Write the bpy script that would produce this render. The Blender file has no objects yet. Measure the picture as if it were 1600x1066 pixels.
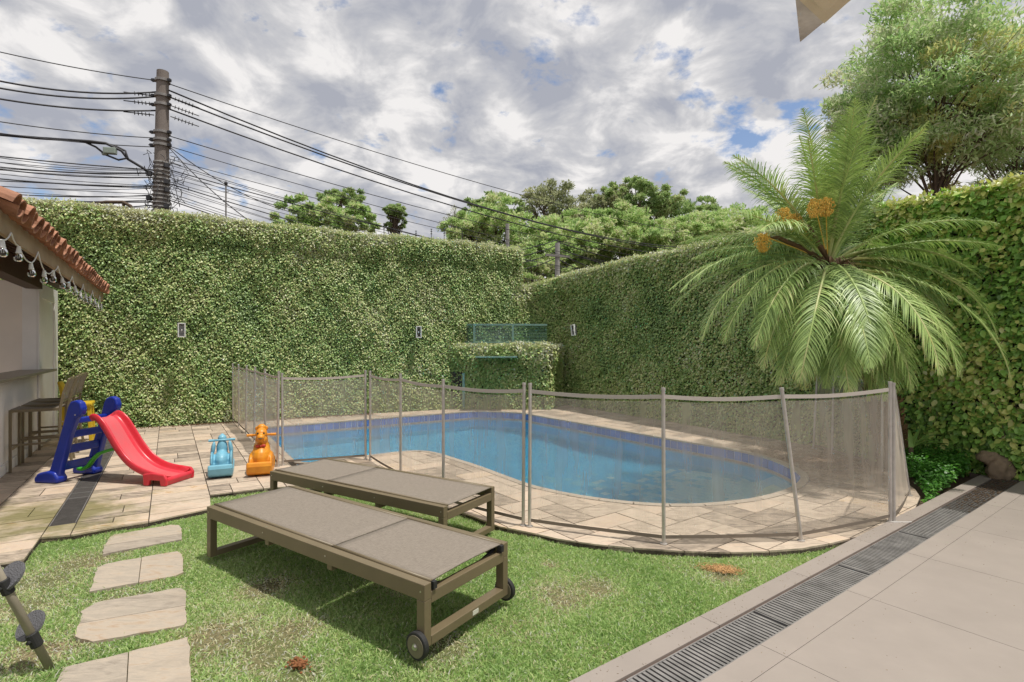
import bpy, math, random
import numpy as np
from mathutils import Vector, Matrix
from mathutils.geometry import delaunay_2d_cdt
random.seed(7); rng = np.random.default_rng(7)
R = math.radians
S = bpy.context.scene
C = S.collection
H = 1.40; F = 820.0; HY = 540.0            # camera height, focal length and horizon in photo pixels

# ------------------------------------------------------------------ camera
cam = bpy.data.cameras.new('camera'); cam_o = bpy.data.objects.new('camera', cam); C.objects.link(cam_o)
cam.sensor_width = 36; cam.lens = 36*F/1600; cam.shift_y = 7/1600
cam.clip_start = 0.05; cam.clip_end = 3000
cam_o.location = (0, 0, H); cam_o.rotation_euler = (R(90), 0, 0)
S.camera = cam_o
# ------------------------------------------------------------------ world and sun
SUN_EL, SUN_AZ = 72.0, 112.0               # azimuth clockwise from +Y: near the zenith, to the right
W = bpy.data.worlds.new('World'); S.world = W; W.use_nodes = True
def sky_world():
    nt = W.node_tree; nt.nodes.clear(); N = nt.nodes.new; L = nt.links.new
    out = N('ShaderNodeOutputWorld'); bg = N('ShaderNodeBackground'); bg.inputs[1].default_value = 0.12
    sky = N('ShaderNodeTexSky'); sky.sky_type = 'NISHITA'; sky.sun_disc = False
    sky.sun_elevation = R(SUN_EL); sky.sun_rotation = R(SUN_AZ); sky.air_density = 1.0; sky.dust_density = .6
    tc = N('ShaderNodeTexCoord'); sp = N('ShaderNodeSeparateXYZ'); L(tc.outputs['Generated'], sp.inputs[0])
    mz = N('ShaderNodeMath'); mz.operation = 'MAXIMUM'; mz.inputs[1].default_value = 0.0; L(sp.outputs[2], mz.inputs[0])
    az = N('ShaderNodeMath'); az.operation = 'ADD'; az.inputs[1].default_value = 0.30; L(mz.outputs[0], az.inputs[0])
    dx = N('ShaderNodeMath'); dx.operation = 'DIVIDE'; L(sp.outputs[0], dx.inputs[0]); L(az.outputs[0], dx.inputs[1])
    dy = N('ShaderNodeMath'); dy.operation = 'DIVIDE'; L(sp.outputs[1], dy.inputs[0]); L(az.outputs[0], dy.inputs[1])
    cb = N('ShaderNodeCombineXYZ'); L(dx.outputs[0], cb.inputs[0]); L(dy.outputs[0], cb.inputs[1]); cb.inputs[2].default_value = 7.3
    def noise(scale, detail, rough, dist=0.0, off=(0, 0, 0)):
        m = N('ShaderNodeMapping'); m.inputs['Location'].default_value = off; L(cb.outputs[0], m.inputs[0])
        n = N('ShaderNodeTexNoise'); n.inputs['Scale'].default_value = scale; n.inputs['Detail'].default_value = detail
        n.inputs['Roughness'].default_value = rough; n.inputs['Distortion'].default_value = dist; L(m.outputs[0], n.inputs[0]); return n
    big = noise(2.1, 3, .5, .2, (7.7, 3.2, 0)); fine = noise(8.0, 12, .58, .2, (1.3, 5.0, 0))
    cov = N('ShaderNodeMix'); cov.data_type = 'FLOAT'; cov.inputs[0].default_value = .66
    L(big.outputs[0], cov.inputs[2]); L(fine.outputs[0], cov.inputs[3])
    ramp = N('ShaderNodeValToRGB'); e = ramp.color_ramp.elements; e[0].position = .358; e[0].color = (0, 0, 0, 1); e[1].position = .435; e[1].color = (1, 1, 1, 1)
    L(cov.outputs[0], ramp.inputs[0])
    # cloud tone: bright tops, grey-blue bellies
    tone = noise(5.2, 12, .56, .3, (9.0, 2.0, 4.0))
    tr = N('ShaderNodeValToRGB'); e = tr.color_ramp.elements
    e[0].position = .38; e[0].color = (.37, .385, .44, 1); e[1].position = .60; e[1].color = (.80, .78, .77, 1)
    m_ = tr.color_ramp.elements.new(.50); m_.color = (.54, .54, .56, 1)
    L(tone.outputs[0], tr.inputs[0])
    up = N('ShaderNodeMix'); up.data_type = 'RGBA'; up.blend_type = 'MULTIPLY'; up.inputs[0].default_value = 1
    L(tr.outputs[0], up.inputs[6]); up.inputs[7].default_value = (7.6, 7.6, 7.6, 1)   # undo the background strength
    mx = N('ShaderNodeMix'); mx.data_type = 'RGBA'; L(ramp.outputs[0], mx.inputs[0])
    blue = N('ShaderNodeMix'); blue.data_type = 'RGBA'; blue.blend_type = 'MULTIPLY'; blue.inputs[0].default_value = 1
    L(sky.outputs[0], blue.inputs[6]); blue.inputs[7].default_value = (1.0, .95, .95, 1)
    L(blue.outputs[2], mx.inputs[6]); L(up.outputs[2], mx.inputs[7])
    L(mx.outputs[2], bg.inputs[0]); L(bg.outputs[0], out.inputs[0])
sky_world()
sl = bpy.data.lights.new('sun', 'SUN'); sl.energy = 3.3; sl.angle = R(1.2); sl.color = (1, .95, .87)
so = bpy.data.objects.new('sun', sl); C.objects.link(so)
az = R(SUN_AZ); to_sun = Vector((math.sin(az)*math.cos(R(SUN_EL)), math.cos(az)*math.cos(R(SUN_EL)), math.sin(R(SUN_EL))))
so.rotation_euler = to_sun.to_track_quat('Z', 'Y').to_euler()
S.view_settings.view_transform = 'Standard'; S.view_settings.look = 'None'
S.view_settings.exposure = 0.29; S.view_settings.gamma = 1.0
try: S.view_settings.use_curve_mapping = False
except Exception: pass
S.render.engine = 'CYCLES'
S.cycles.max_bounces = 8; S.cycles.transparent_max_bounces = 24

# ------------------------------------------------------------------ helpers
def G(px, py, z=0.0):                       # a point seen in the photograph, put down on the level z
    Y = (H-z)*F/(py-HY); return Vector(((px-800)/F*Y, Y, z))
def at(px, py, Y): return Vector(((px-800)/F*Y, Y, H-(py-HY)*Y/F))
Uv = Vector((.547, -.837, 0)); Vv = Vector((.837, .547, 0))
def UV(u, v, z=0.0): return Uv*u + Vv*v + Vector((0, 0, z))
Td = Vector((.810, .586, 0)); Tn = Vector((.586, -.810, 0)); K0 = Vector((.237, 2.182, 0))
def TS(s, w, z=0.0): return K0 + Td*s + Tn*w + Vector((0, 0, z))

def tag(o, label=None, cat=None, group=None, kind=None):
    if label: o['label'] = label
    if cat: o['category'] = cat
    if group: o['group'] = group
    if kind: o['kind'] = kind
    return o
def empty(name, loc=(0, 0, 0), rz=0, label=None, cat=None, group=None, rot=None):
    o = bpy.data.objects.new(name, None); C.objects.link(o); o.location = loc
    o.rotation_euler = rot if rot else (0, 0, rz); o.empty_display_size = .1
    return tag(o, label, cat, group)
def link(name, me, parent=None):
    o = bpy.data.objects.new(name, me); C.objects.link(o)
    if parent is not None: o.parent = parent
    return o
def copy_tree(o, parent=None):
    c = o.copy(); C.objects.link(c)
    if parent is not None: c.parent = parent
    for ch in [x for x in bpy.data.objects if x.parent == o and x != c]: copy_tree(ch, c)
    return c
class MB:
    def __init__(s): s.v = []; s.f = []; s.m = []; s.cur = 0
    def add(s, vs, fs):
        b = len(s.v); s.v += [tuple(x) for x in vs]; s.f += [tuple(b+i for i in f) for f in fs]; s.m += [s.cur]*len(fs); return s
    def box(s, c, size, rz=0, M=None):
        M = M or Matrix.Rotation(rz, 3, 'Z'); c = Vector(c)
        vs = [c + M @ Vector((sx*size[0]/2, sy*size[1]/2, sz*size[2]/2)) for sz in (-1, 1) for sy in (-1, 1) for sx in (-1, 1)]
        return s.add(vs, [(0, 2, 3, 1), (4, 5, 7, 6), (0, 1, 5, 4), (2, 6, 7, 3), (0, 4, 6, 2), (1, 3, 7, 5)])
    def bar(s, p, q, w, h, up=(0, 0, 1)):    # square bar from p to q
        p = Vector(p); q = Vector(q); x = (q-p); ln = x.length; x.normalize(); y = Vector(up).cross(x)
        if y.length < 1e-4: y = Vector((1, 0, 0)).cross(x)
        y.normalize(); z = x.cross(y)
        return s.box((p+q)/2, (ln, w, h), M=Matrix((x, y, z)).transposed())
    def tube(s, pts, r, n=8, cap=True):
        pts = [Vector(p) for p in pts]; rr = r if hasattr(r, '__len__') else [r]*len(pts)
        rings = []; ref = None
        for i, p in enumerate(pts):
            t = (pts[min(i+1, len(pts)-1)]-pts[max(i-1, 0)]).normalized()
            if ref is None: ref = Vector((0, 0, 1)) if abs(t.z) < .9 else Vector((1, 0, 0))
            a = ref.cross(t); a.normalize(); b = t.cross(a); ref = b if abs(b.dot(t)) < .5 else ref
            rings.append([p + (a*math.cos(2*math.pi*k/n)+b*math.sin(2*math.pi*k/n))*rr[i] for k in range(n)])
        vs = [x for g in rings for x in g]; fs = []
        for i in range(len(pts)-1):
            for k in range(n): fs.append((i*n+k, i*n+(k+1) % n, (i+1)*n+(k+1) % n, (i+1)*n+k))
        if cap: fs.append(tuple(range(n-1, -1, -1))); fs.append(tuple(range((len(pts)-1)*n, len(pts)*n)))
        return s.add(vs, fs)
    def ell(s, c, r, M=None, nu=14, nv=9):
        c = Vector(c); M = M or Matrix.Identity(3); vs = []; fs = []
        for j in range(1, nv):
            t = math.pi*j/nv
            for i in range(nu):
                a = 2*math.pi*i/nu
                vs.append(c + M @ Vector((r[0]*math.sin(t)*math.cos(a), r[1]*math.sin(t)*math.sin(a), r[2]*math.cos(t))))
        top = len(vs); vs.append(c+M @ Vector((0, 0, r[2]))); bot = len(vs); vs.append(c-M @ Vector((0, 0, r[2])))
        for j in range(nv-2):
            for i in range(nu): fs.append((j*nu+i, (j+1)*nu+i, (j+1)*nu+(i+1) % nu, j*nu+(i+1) % nu))
        for i in range(nu): fs.append((top, i, (i+1) % nu)); fs.append((bot, (nv-2)*nu+(i+1) % nu, (nv-2)*nu+i))
        return s.add(vs, fs)
    def prism(s, poly, z0, z1):
        n = len(poly); vs = [(p[0], p[1], z0) for p in poly]+[(p[0], p[1], z1) for p in poly]
        ar = sum(poly[i][0]*poly[(i+1) % n][1]-poly[(i+1) % n][0]*poly[i][1] for i in range(n))
        fs = [tuple(range(n, 2*n)), tuple(range(n-1, -1, -1))]+[(i, (i+1) % n, n+(i+1) % n, n+i) for i in range(n)]
        if ar < 0: fs = [tuple(reversed(f)) for f in fs]
        return s.add(vs, fs)
    def profile(s, pts, w0, w1, M, o):        # polygon in local x,z pulled along local y
        n = len(pts); o = Vector(o)
        vs = [o + M @ Vector((p[0], w0, p[1])) for p in pts]+[o + M @ Vector((p[0], w1, p[1])) for p in pts]
        fs = [tuple(range(n)), tuple(range(2*n-1, n-1, -1))]+[(i, n+i, n+(i+1) % n, (i+1) % n) for i in range(n)]
        return s.add(vs, fs)
    def mesh(s, name, mats, smooth=False):
        me = bpy.data.meshes.new(name); me.from_pydata(s.v, [], s.f)
        for m in (mats if isinstance(mats, (list, tuple)) else [mats]): me.materials.append(m)
        if any(s.m): me.polygons.foreach_set('material_index', s.m)
        if smooth: me.polygons.foreach_set('use_smooth', [True]*len(me.polygons))
        me.validate(); me.update(); return me
    def build(s, name, mats, parent=None, smooth=False, bevel=0, seg=2, remesh=0, recalc=True):
        o = link(name, s.mesh(name, mats, smooth), parent)
        if recalc:
            import bmesh
            bm = bmesh.new(); bm.from_mesh(o.data); bmesh.ops.recalc_face_normals(bm, faces=bm.faces); bm.to_mesh(o.data); bm.free()
        if remesh:
            m = o.modifiers.new('fuse', 'REMESH'); m.mode = 'VOXEL'; m.voxel_size = remesh; m.use_smooth_shade = True
            m = o.modifiers.new('soft', 'SMOOTH'); m.factor = .5; m.iterations = 6
        if bevel:
            m = o.modifiers.new('edge', 'BEVEL'); m.width = bevel; m.segments = seg; m.limit_method = 'ANGLE'; m.harden_normals = False
        return o

# ------------------------------------------------------------------ materials
def mat(name, col, rough=.6, metal=0, spec=.5, var=0, scale=8, dark=.6, bump=0, bscale=60, rnd=0, island=0, col2=None, stretch=(1, 1, 1), detail=6, trans=0, coord='Object'):
    """base colour broken by noise (col to col*dark or col2), per-object and per-island value change, fine relief"""
    m = bpy.data.materials.new(name); m.use_nodes = True; nt = m.node_tree; N = nt.nodes.new; L = nt.links.new
    b = nt.nodes['Principled BSDF']; b.inputs['Roughness'].default_value = rough; b.inputs['Metallic'].default_value = metal
    b.inputs['Specular IOR Level'].default_value = spec
    src = None
    tc = N('ShaderNodeTexCoord'); mp = N('ShaderNodeMapping'); mp.inputs['Scale'].default_value = stretch
    geo = N('ShaderNodeNewGeometry'); oi = N('ShaderNodeObjectInfo')
    if coord == 'World': L(geo.outputs['Position'], mp.inputs[0])
    else: L(tc.outputs['Object'], mp.inputs[0])
    c2 = col2 or tuple(c*dark for c in col)
    if var:
        n = N('ShaderNodeTexNoise'); n.inputs['Scale'].default_value = scale; n.inputs['Detail'].default_value = detail; n.inputs['Roughness'].default_value = .62
        L(mp.outputs[0], n.inputs[0])
        r = N('ShaderNodeValToRGB'); r.color_ramp.elements[0].position = .5-.5*var*.45-.08; r.color_ramp.elements[1].position = .5+.22
        r.color_ramp.elements[0].color = (*c2, 1); r.color_ramp.elements[1].color = (*col, 1)
        L(n.outputs[0], r.inputs[0]); src = r.outputs[0]
    if rnd or island:
        hsv = N('ShaderNodeHueSaturation'); 
        if src: L(src, hsv.inputs['Color'])
        else: hsv.inputs['Color'].default_value = (*col, 1)
        a = N('ShaderNodeMapRange'); k = rnd or island; a.inputs[3].default_value = 1-k; a.inputs[4].default_value = 1+k
        L(oi.outputs['Random'] if rnd else geo.outputs['Random Per Island'], a.inputs[0]); L(a.outputs[0], hsv.inputs['Value'])
        src = hsv.outputs[0]
    if src: L(src, b.inputs['Base Color'])
    else: b.inputs['Base Color'].default_value = (*col, 1)
    if bump:
        n2 = N('ShaderNodeTexNoise'); n2.inputs['Scale'].default_value = bscale; n2.inputs['Detail'].default_value = 5; L(mp.outputs[0], n2.inputs[0])
        bp = N('ShaderNodeBump'); bp.inputs['Strength'].default_value = bump; bp.inputs['Distance'].default_value = .01
        L(n2.outputs[0], bp.inputs['Height']); L(bp.outputs[0], b.inputs['Normal'])
    return m
def leaf_mat(name, cols, rough=.45, trans=.25, nscale=1.2, spec=.5, bias=0.0):
    """cols: list of (pos, colour) over a mix of per-leaf chance, patch noise and the tint attribute"""
    m = bpy.data.materials.new(name); m.use_nodes = True; nt = m.node_tree; N = nt.nodes.new; L = nt.links.new
    b = nt.nodes['Principled BSDF']; b.inputs['Roughness'].default_value = rough; b.inputs['Specular IOR Level'].default_value = spec
    geo = N('ShaderNodeNewGeometry'); n = N('ShaderNodeTexNoise'); n.inputs['Scale'].default_value = nscale; n.inputs['Detail'].default_value = 4
    L(geo.outputs['Position'], n.inputs[0])
    at_ = N('ShaderNodeAttribute'); at_.attribute_name = 'tint'
    a = N('ShaderNodeMath'); a.operation = 'MULTIPLY_ADD'; L(geo.outputs['Random Per Island'], a.inputs[0]); a.inputs[1].default_value = .55
    s1 = N('ShaderNodeMath'); s1.operation = 'MULTIPLY_ADD'; L(n.outputs[0], s1.inputs[0]); s1.inputs[1].default_value = .9; s1.inputs[2].default_value = -.25+bias
    L(s1.outputs[0], a.inputs[2])
    s2 = N('ShaderNodeMath'); s2.operation = 'ADD'; s2.use_clamp = True; L(a.outputs[0], s2.inputs[0]); L(at_.outputs['Fac'], s2.inputs[1])
    r = N('ShaderNodeValToRGB'); r.color_ramp.elements[0].position = cols[0][0]; r.color_ramp.elements[0].color = (*cols[0][1], 1)
    r.color_ramp.elements[1].position = cols[-1][0]; r.color_ramp.elements[1].color = (*cols[-1][1], 1)
    for p, c in cols[1:-1]:
        e = r.color_ramp.elements.new(p); e.color = (*c, 1)
    L(s2.outputs[0], r.inputs[0]); L(r.outputs[0], b.inputs['Base Color'])
    if trans:
        tr = N('ShaderNodeBsdfTranslucent'); hs = N('ShaderNodeHueSaturation'); hs.inputs['Value'].default_value = 1.5; hs.inputs['Saturation'].default_value = 1.1
        L(r.outputs[0], hs.inputs['Color']); L(hs.outputs[0], tr.inputs[0])
        mx = N('ShaderNodeMixShader'); mx.inputs[0].default_value = trans; out = nt.nodes['Material Output']
        L(b.outputs[0], mx.inputs[1]); L(tr.outputs[0], mx.inputs[2]); L(mx.outputs[0], out.inputs[0])
    return m
def stone_mat(name, cols, moss=0):
    m = bpy.data.materials.new(name); m.use_nodes = True; nt = m.node_tree; N = nt.nodes.new; L = nt.links.new
    b = nt.nodes['Principled BSDF']; b.inputs['Roughness'].default_value = .75; b.inputs['Specular IOR Level'].default_value = .3
    geo = N('ShaderNodeNewGeometry'); oi = N('ShaderNodeObjectInfo')
    off = N('ShaderNodeVectorMath'); off.operation = 'SCALE'; off.inputs[0].default_value = (17, 31, 5); L(oi.outputs['Random'], off.inputs['Scale'])
    ad = N('ShaderNodeVectorMath'); L(geo.outputs['Position'], ad.inputs[0]); L(off.outputs[0], ad.inputs[1])
    # streaks run along the slab
    rot = N('ShaderNodeMapping'); rot.inputs['Rotation'].default_value = (0, 0, R(-33)); rot.inputs['Scale'].default_value = (1.6, 6.0, 1); L(ad.outputs[0], rot.inputs[0])
    n1 = N('ShaderNodeTexNoise'); n1.inputs['Scale'].default_value = 3.4; n1.inputs['Detail'].default_value = 12; n1.inputs['Roughness'].default_value = .68; n1.inputs['Distortion'].default_value = 1.3; L(rot.outputs[0], n1.inputs[0])
    mixf = N('ShaderNodeMath'); mixf.operation = 'MULTIPLY_ADD'; L(oi.outputs['Random'], mixf.inputs[0]); mixf.inputs[1].default_value = .62
    h = N('ShaderNodeMath'); h.operation = 'MULTIPLY_ADD'; L(n1.outputs[0], h.inputs[0]); h.inputs[1].default_value = 1.55; h.inputs[2].default_value = -.58; L(h.outputs[0], mixf.inputs[2])
    r = N('ShaderNodeValToRGB'); els = r.color_ramp.elements
    els[0].position = cols[0][0]; els[0].color = (*cols[0][1], 1); els[1].position = cols[-1][0]; els[1].color = (*cols[-1][1], 1)
    for p, c in cols[1:-1]: els.new(p).color = (*c, 1)
    L(mixf.outputs[0], r.inputs[0])
    # dirt, world anchored
    n2 = N('ShaderNodeTexNoise'); n2.inputs['Scale'].default_value = 1.1; n2.inputs['Detail'].default_value = 9; n2.inputs['Roughness'].default_value = .7; L(geo.outputs['Position'], n2.inputs[0])
    r2 = N('ShaderNodeValToRGB'); r2.color_ramp.elements[0].position = .50; r2.color_ramp.elements[0].color = (0, 0, 0, 1); r2.color_ramp.elements[1].position = .72; r2.color_ramp.elements[1].color = (1, 1, 1, 1)
    L(n2.outputs[0], r2.inputs[0])
    mx = N('ShaderNodeMix'); mx.data_type = 'RGBA'; mf = N('ShaderNodeMath'); mf.operation = 'MULTIPLY'; mf.inputs[1].default_value = .55; L(r2.outputs[0], mf.inputs[0]); L(mf.outputs[0], mx.inputs[0])
    L(r.outputs[0], mx.inputs[6]); mx.inputs[7].default_value = (.20, .155, .11, 1)
    last = mx.outputs[2]
    def zone(cx, cy, rad, colour, amt, nsc, lo, hi, last):
        d = N('ShaderNodeVectorMath'); d.operation = 'DISTANCE'; L(geo.outputs['Position'], d.inputs[0]); d.inputs[1].default_value = (cx, cy, 0)
        mr = N('ShaderNodeMapRange'); mr.inputs[1].default_value = rad; mr.inputs[2].default_value = 0; mr.inputs[3].default_value = 0; mr.inputs[4].default_value = 1; L(d.outputs['Value'], mr.inputs[0])
        nn = N('ShaderNodeTexNoise'); nn.inputs['Scale'].default_value = nsc; nn.inputs['Detail'].default_value = 7; nn.inputs['Roughness'].default_value = .65; L(geo.outputs['Position'], nn.inputs[0])
        sm = N('ShaderNodeMath'); sm.operation = 'MULTIPLY_ADD'; L(mr.outputs[0], sm.inputs[0]); sm.inputs[1].default_value = .5; L(nn.outputs[0], sm.inputs[2])
        rr = N('ShaderNodeMapRange'); rr.inputs[1].default_value = lo; rr.inputs[2].default_value = hi; rr.inputs[3].default_value = 0; rr.inputs[4].default_value = amt; L(sm.outputs[0], rr.inputs[0])
        x = N('ShaderNodeMix'); x.data_type = 'RGBA'; L(rr.outputs[0], x.inputs[0]); L(last, x.inputs[6]); x.inputs[7].default_value = (*colour, 1); return x.outputs[2]
    last = zone(-3.75, 4.3, 1.5, (.16, .15, .045), .8, 2.6, .72, .95, last)     # moss by the drain
    last = zone(3.75, 6.3, 1.9, (.17, .11, .065), .85, 3.0, .68, .98, last)     # rotting palm litter
    L(last, b.inputs['Base Color'])
    n3 = N('ShaderNodeTexNoise'); n3.inputs['Scale'].default_value = 14; n3.inputs['Detail'].default_value = 8; L(rot.outputs[0], n3.inputs[0])
    bp = N('ShaderNodeBump'); bp.inputs['Strength'].default_value = .6; bp.inputs['Distance'].default_value = .008; L(n3.outputs[0], bp.inputs['Height']); L(bp.outputs[0], b.inputs['Normal'])
    return m
M = {}
M['stone'] = stone_mat('sandstone', [(.06, (.20, .165, .135)), (.22, (.33, .27, .21)), (.42, (.47, .385, .30)), (.60, (.57, .475, .37)), (.74, (.56, .43, .33)), (.86, (.60, .50, .37)), (1.0, (.46, .29, .15))])
M['step'] = stone_mat('stepping_stone', [(.1, (.25, .21, .17)), (.4, (.37, .32, .26)), (.7, (.45, .38, .30)), (.95, (.38, .27, .18))])
M['bed'] = mat('mortar_bed', (.075, .058, .042), .9, var=.8, scale=6, bump=.4)
M['porcelain'] = mat('porcelain', (.33, .285, .25), .55, var=.9, scale=3.2, dark=.86, rnd=.035, detail=10, coord='World', bump=.03, bscale=40)
M['grout'] = mat('grout', (.15, .115, .09), .9)
M['soil'] = mat('soil', (.13, .085, .05), .95, var=.9, scale=9, dark=.5, bump=.8, bscale=50)
M['grate'] = mat('aged_aluminium', (.34, .325, .31), .5, metal=.3, var=.9, scale=9, dark=.42, coord='World')
M['grate_dark'] = mat('dirty_grate', (.13, .12, .11), .6, metal=.2, var=.9, scale=14, dark=.5, coord='World')
M['channel'] = mat('channel', (.035, .03, .027), .9)
M['rust'] = mat('rusty_gap', (.17, .075, .045), .9, var=.8, scale=12, coord='World')
M['alu'] = mat('post_aluminium', (.62, .58, .54), .38, metal=.45, var=.6, scale=20, dark=.75, coord='World')
M['bronze'] = mat('bronze_paint', (.185, .145, .085), .42, spec=.5, var=.5, scale=5, dark=.85)
M['rubber'] = mat('rubber', (.02, .02, .02), .7)
M['hubcap'] = mat('hub_plastic', (.17, .145, .10), .5)
M['steel'] = mat('steel', (.6, .58, .55), .3, metal=.9)
M['blue_plastic'] = mat('blue_plastic', (.012, .035, .36), .32, spec=.5, var=.4, scale=6, dark=.8)
M['red_plastic'] = mat('red_plastic', (.66, .018, .035), .3, spec=.5, var=.5, scale=5, col2=(.62, .05, .07))
M['red_bed'] = mat('scuffed_red_plastic', (.68, .085, .10), .36, spec=.5, var=.9, scale=5, col2=(.56, .12, .13), stretch=(1, 3, 1), bump=.05, bscale=40)
M['green_plastic'] = mat('green_plastic', (.06, .38, .03), .35)
M['sky_plastic'] = mat('light_blue_plastic', (.20, .48, .62), .4, var=.7, scale=9, dark=.8)
M['orange_plastic'] = mat('orange_plastic', (.78, .33, .02), .42, var=1, scale=9, col2=(.58, .17, .01), detail=9)
M['orange_print'] = mat('red_print', (.45, .04, .02), .5)
M['black'] = mat('black', (.02, .02, .02), .5)
M['yellow_plastic'] = mat('yellow_plastic', (.62, .42, .02), .4)
M['white_wall'] = mat('white_render', (.84, .81, .78), .8, var=.8, scale=2.2, dark=.86, bump=.1, bscale=120)
M['cream'] = mat('cream_wall', (.82, .74, .66), .8, var=.6, scale=1.5, dark=.88, bump=.1, bscale=120)
M['counter'] = mat('granite', (.30, .25, .20), .4, var=1, scale=90, dark=.5)
M['timber'] = mat('dark_timber', (.085, .042, .022), .6, var=.9, scale=4, dark=.5, stretch=(1, 10, 10), bump=.2)
M['fascia'] = mat('weathered_fascia', (.40, .29, .18), .75, var=1, scale=2.5, col2=(.22, .14, .075), coord='World', detail=9, bump=.2)
M['rooftile'] = mat('terracotta', (.50, .235, .135), .8, var=1, scale=7, col2=(.22, .10, .06), rnd=.22, coord='World', bump=.3, bscale=70)
M['concrete'] = mat('pole_concrete', (.24, .205, .18), .85, var=1, scale=3, dark=.6, stretch=(1, 1, .25), bump=.3)
M['galv'] = mat('galvanised', (.34, .32, .30), .5, metal=.4, var=.5, scale=12)
M['strap_steel'] = mat('strap_steel', (.50, .48, .45), .5, metal=.1, var=.6, scale=12)
M['cable'] = mat('cable', (.035, .035, .04), .6)
M['white_paint'] = mat('white_paint', (.74, .73, .70), .5, var=.4, scale=9, dark=.85)
M['old_paint'] = mat('peeling_paint', (.78, .74, .73), .75, var=1, scale=11, col2=(.27, .23, .21), detail=10, coord='World')
M['soffit'] = mat('yellowed_soffit', (.80, .69, .52), .7, var=.8, scale=6, dark=.75, coord='World')
M['greenmetal'] = mat('green_metal', (.20, .33, .27), .45, var=.6, scale=6, dark=.75)
M['rock'] = mat('rock', (.26, .19, .12), .85, var=1, scale=6, col2=(.11, .08, .05), bump=.7, bscale=14)
M['bark'] = mat('bark', (.13, .09, .06), .9, var=1, scale=7, dark=.5, bump=.6, bscale=30)
M['palmbark'] = mat('palm_boots', (.20, .12, .055), .9, island=.35, var=.9, scale=12, dark=.5)
M['deadfrond'] = mat('dry_frond', (.15, .09, .045), .8, island=.3)
M['orange_fruit'] = mat('palm_flower', (.80, .52, .10), .6, island=.25)
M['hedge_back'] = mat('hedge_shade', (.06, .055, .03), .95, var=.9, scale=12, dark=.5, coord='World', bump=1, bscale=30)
M['hill'] = mat('far_ground', (.07, .09, .035), .95, var=.9, scale=.3, dark=.6, coord='World')
M['road'] = mat('asphalt', (.05, .05, .05), .9)
M['blue_glaze'] = mat('blue_pool_tile', (.13, .22, .52), .22, rnd=.16, var=.5, scale=5, dark=.85, coord='World')
M['border'] = mat('border_strip', (.55, .49, .44), .5, var=.9, scale=35, col2=(.28, .15, .10), coord='World')
M['pool_grout'] = mat('pool_grout', (.62, .60, .62), .8)
M['coping'] = mat('coping_stone', (.47, .40, .32), .7, var=.8, scale=5, dark=.72, rnd=.10, coord='World', bump=.15)
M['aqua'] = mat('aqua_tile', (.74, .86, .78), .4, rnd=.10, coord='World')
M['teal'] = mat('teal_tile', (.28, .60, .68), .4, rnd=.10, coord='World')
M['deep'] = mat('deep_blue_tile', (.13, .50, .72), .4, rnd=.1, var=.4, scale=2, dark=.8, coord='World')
M['clip'] = mat('clippings', (.20, .15, .08), .9, island=.5)
M['tag'] = mat('paper_tag', (.6, .58, .5), .6)

# sling fabric: woven threads
def fabric():
    m = bpy.data.materials.new('sling_fabric'); m.use_nodes = True; nt = m.node_tree; N = nt.nodes.new; L = nt.links.new
    b = nt.nodes['Principled BSDF']; b.inputs['Roughness'].default_value = .75; b.inputs['Specular IOR Level'].default_value = .25
    tc = N('ShaderNodeTexCoord')
    def nz(sc, st):
        mp = N('ShaderNodeMapping'); mp.inputs['Scale'].default_value = st; L(tc.outputs['Object'], mp.inputs[0])
        n = N('ShaderNodeTexNoise'); n.inputs['Scale'].default_value = sc; n.inputs['Detail'].default_value = 4; L(mp.outputs[0], n.inputs[0]); return n
    a = nz(34, (1, 26, 1)); c = nz(34, (26, 1, 1))
    ad = N('ShaderNodeMath'); L(a.outputs[0], ad.inputs[0]); L(c.outputs[0], ad.inputs[1])
    r = N('ShaderNodeMapRange'); r.inputs[1].default_value = .7; r.inputs[2].default_value = 1.3; L(ad.outputs[0], r.inputs[0])
    x = N('ShaderNodeMix'); x.data_type = 'RGBA'; L(r.outputs[0], x.inputs[0]); x.inputs[6].default_value = (.15, .125, .10, 1); x.inputs[7].default_value = (.31, .27, .225, 1)
    L(x.outputs[2], b.inputs['Base Color']); return m
M['fabric'] = fabric()
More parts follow.
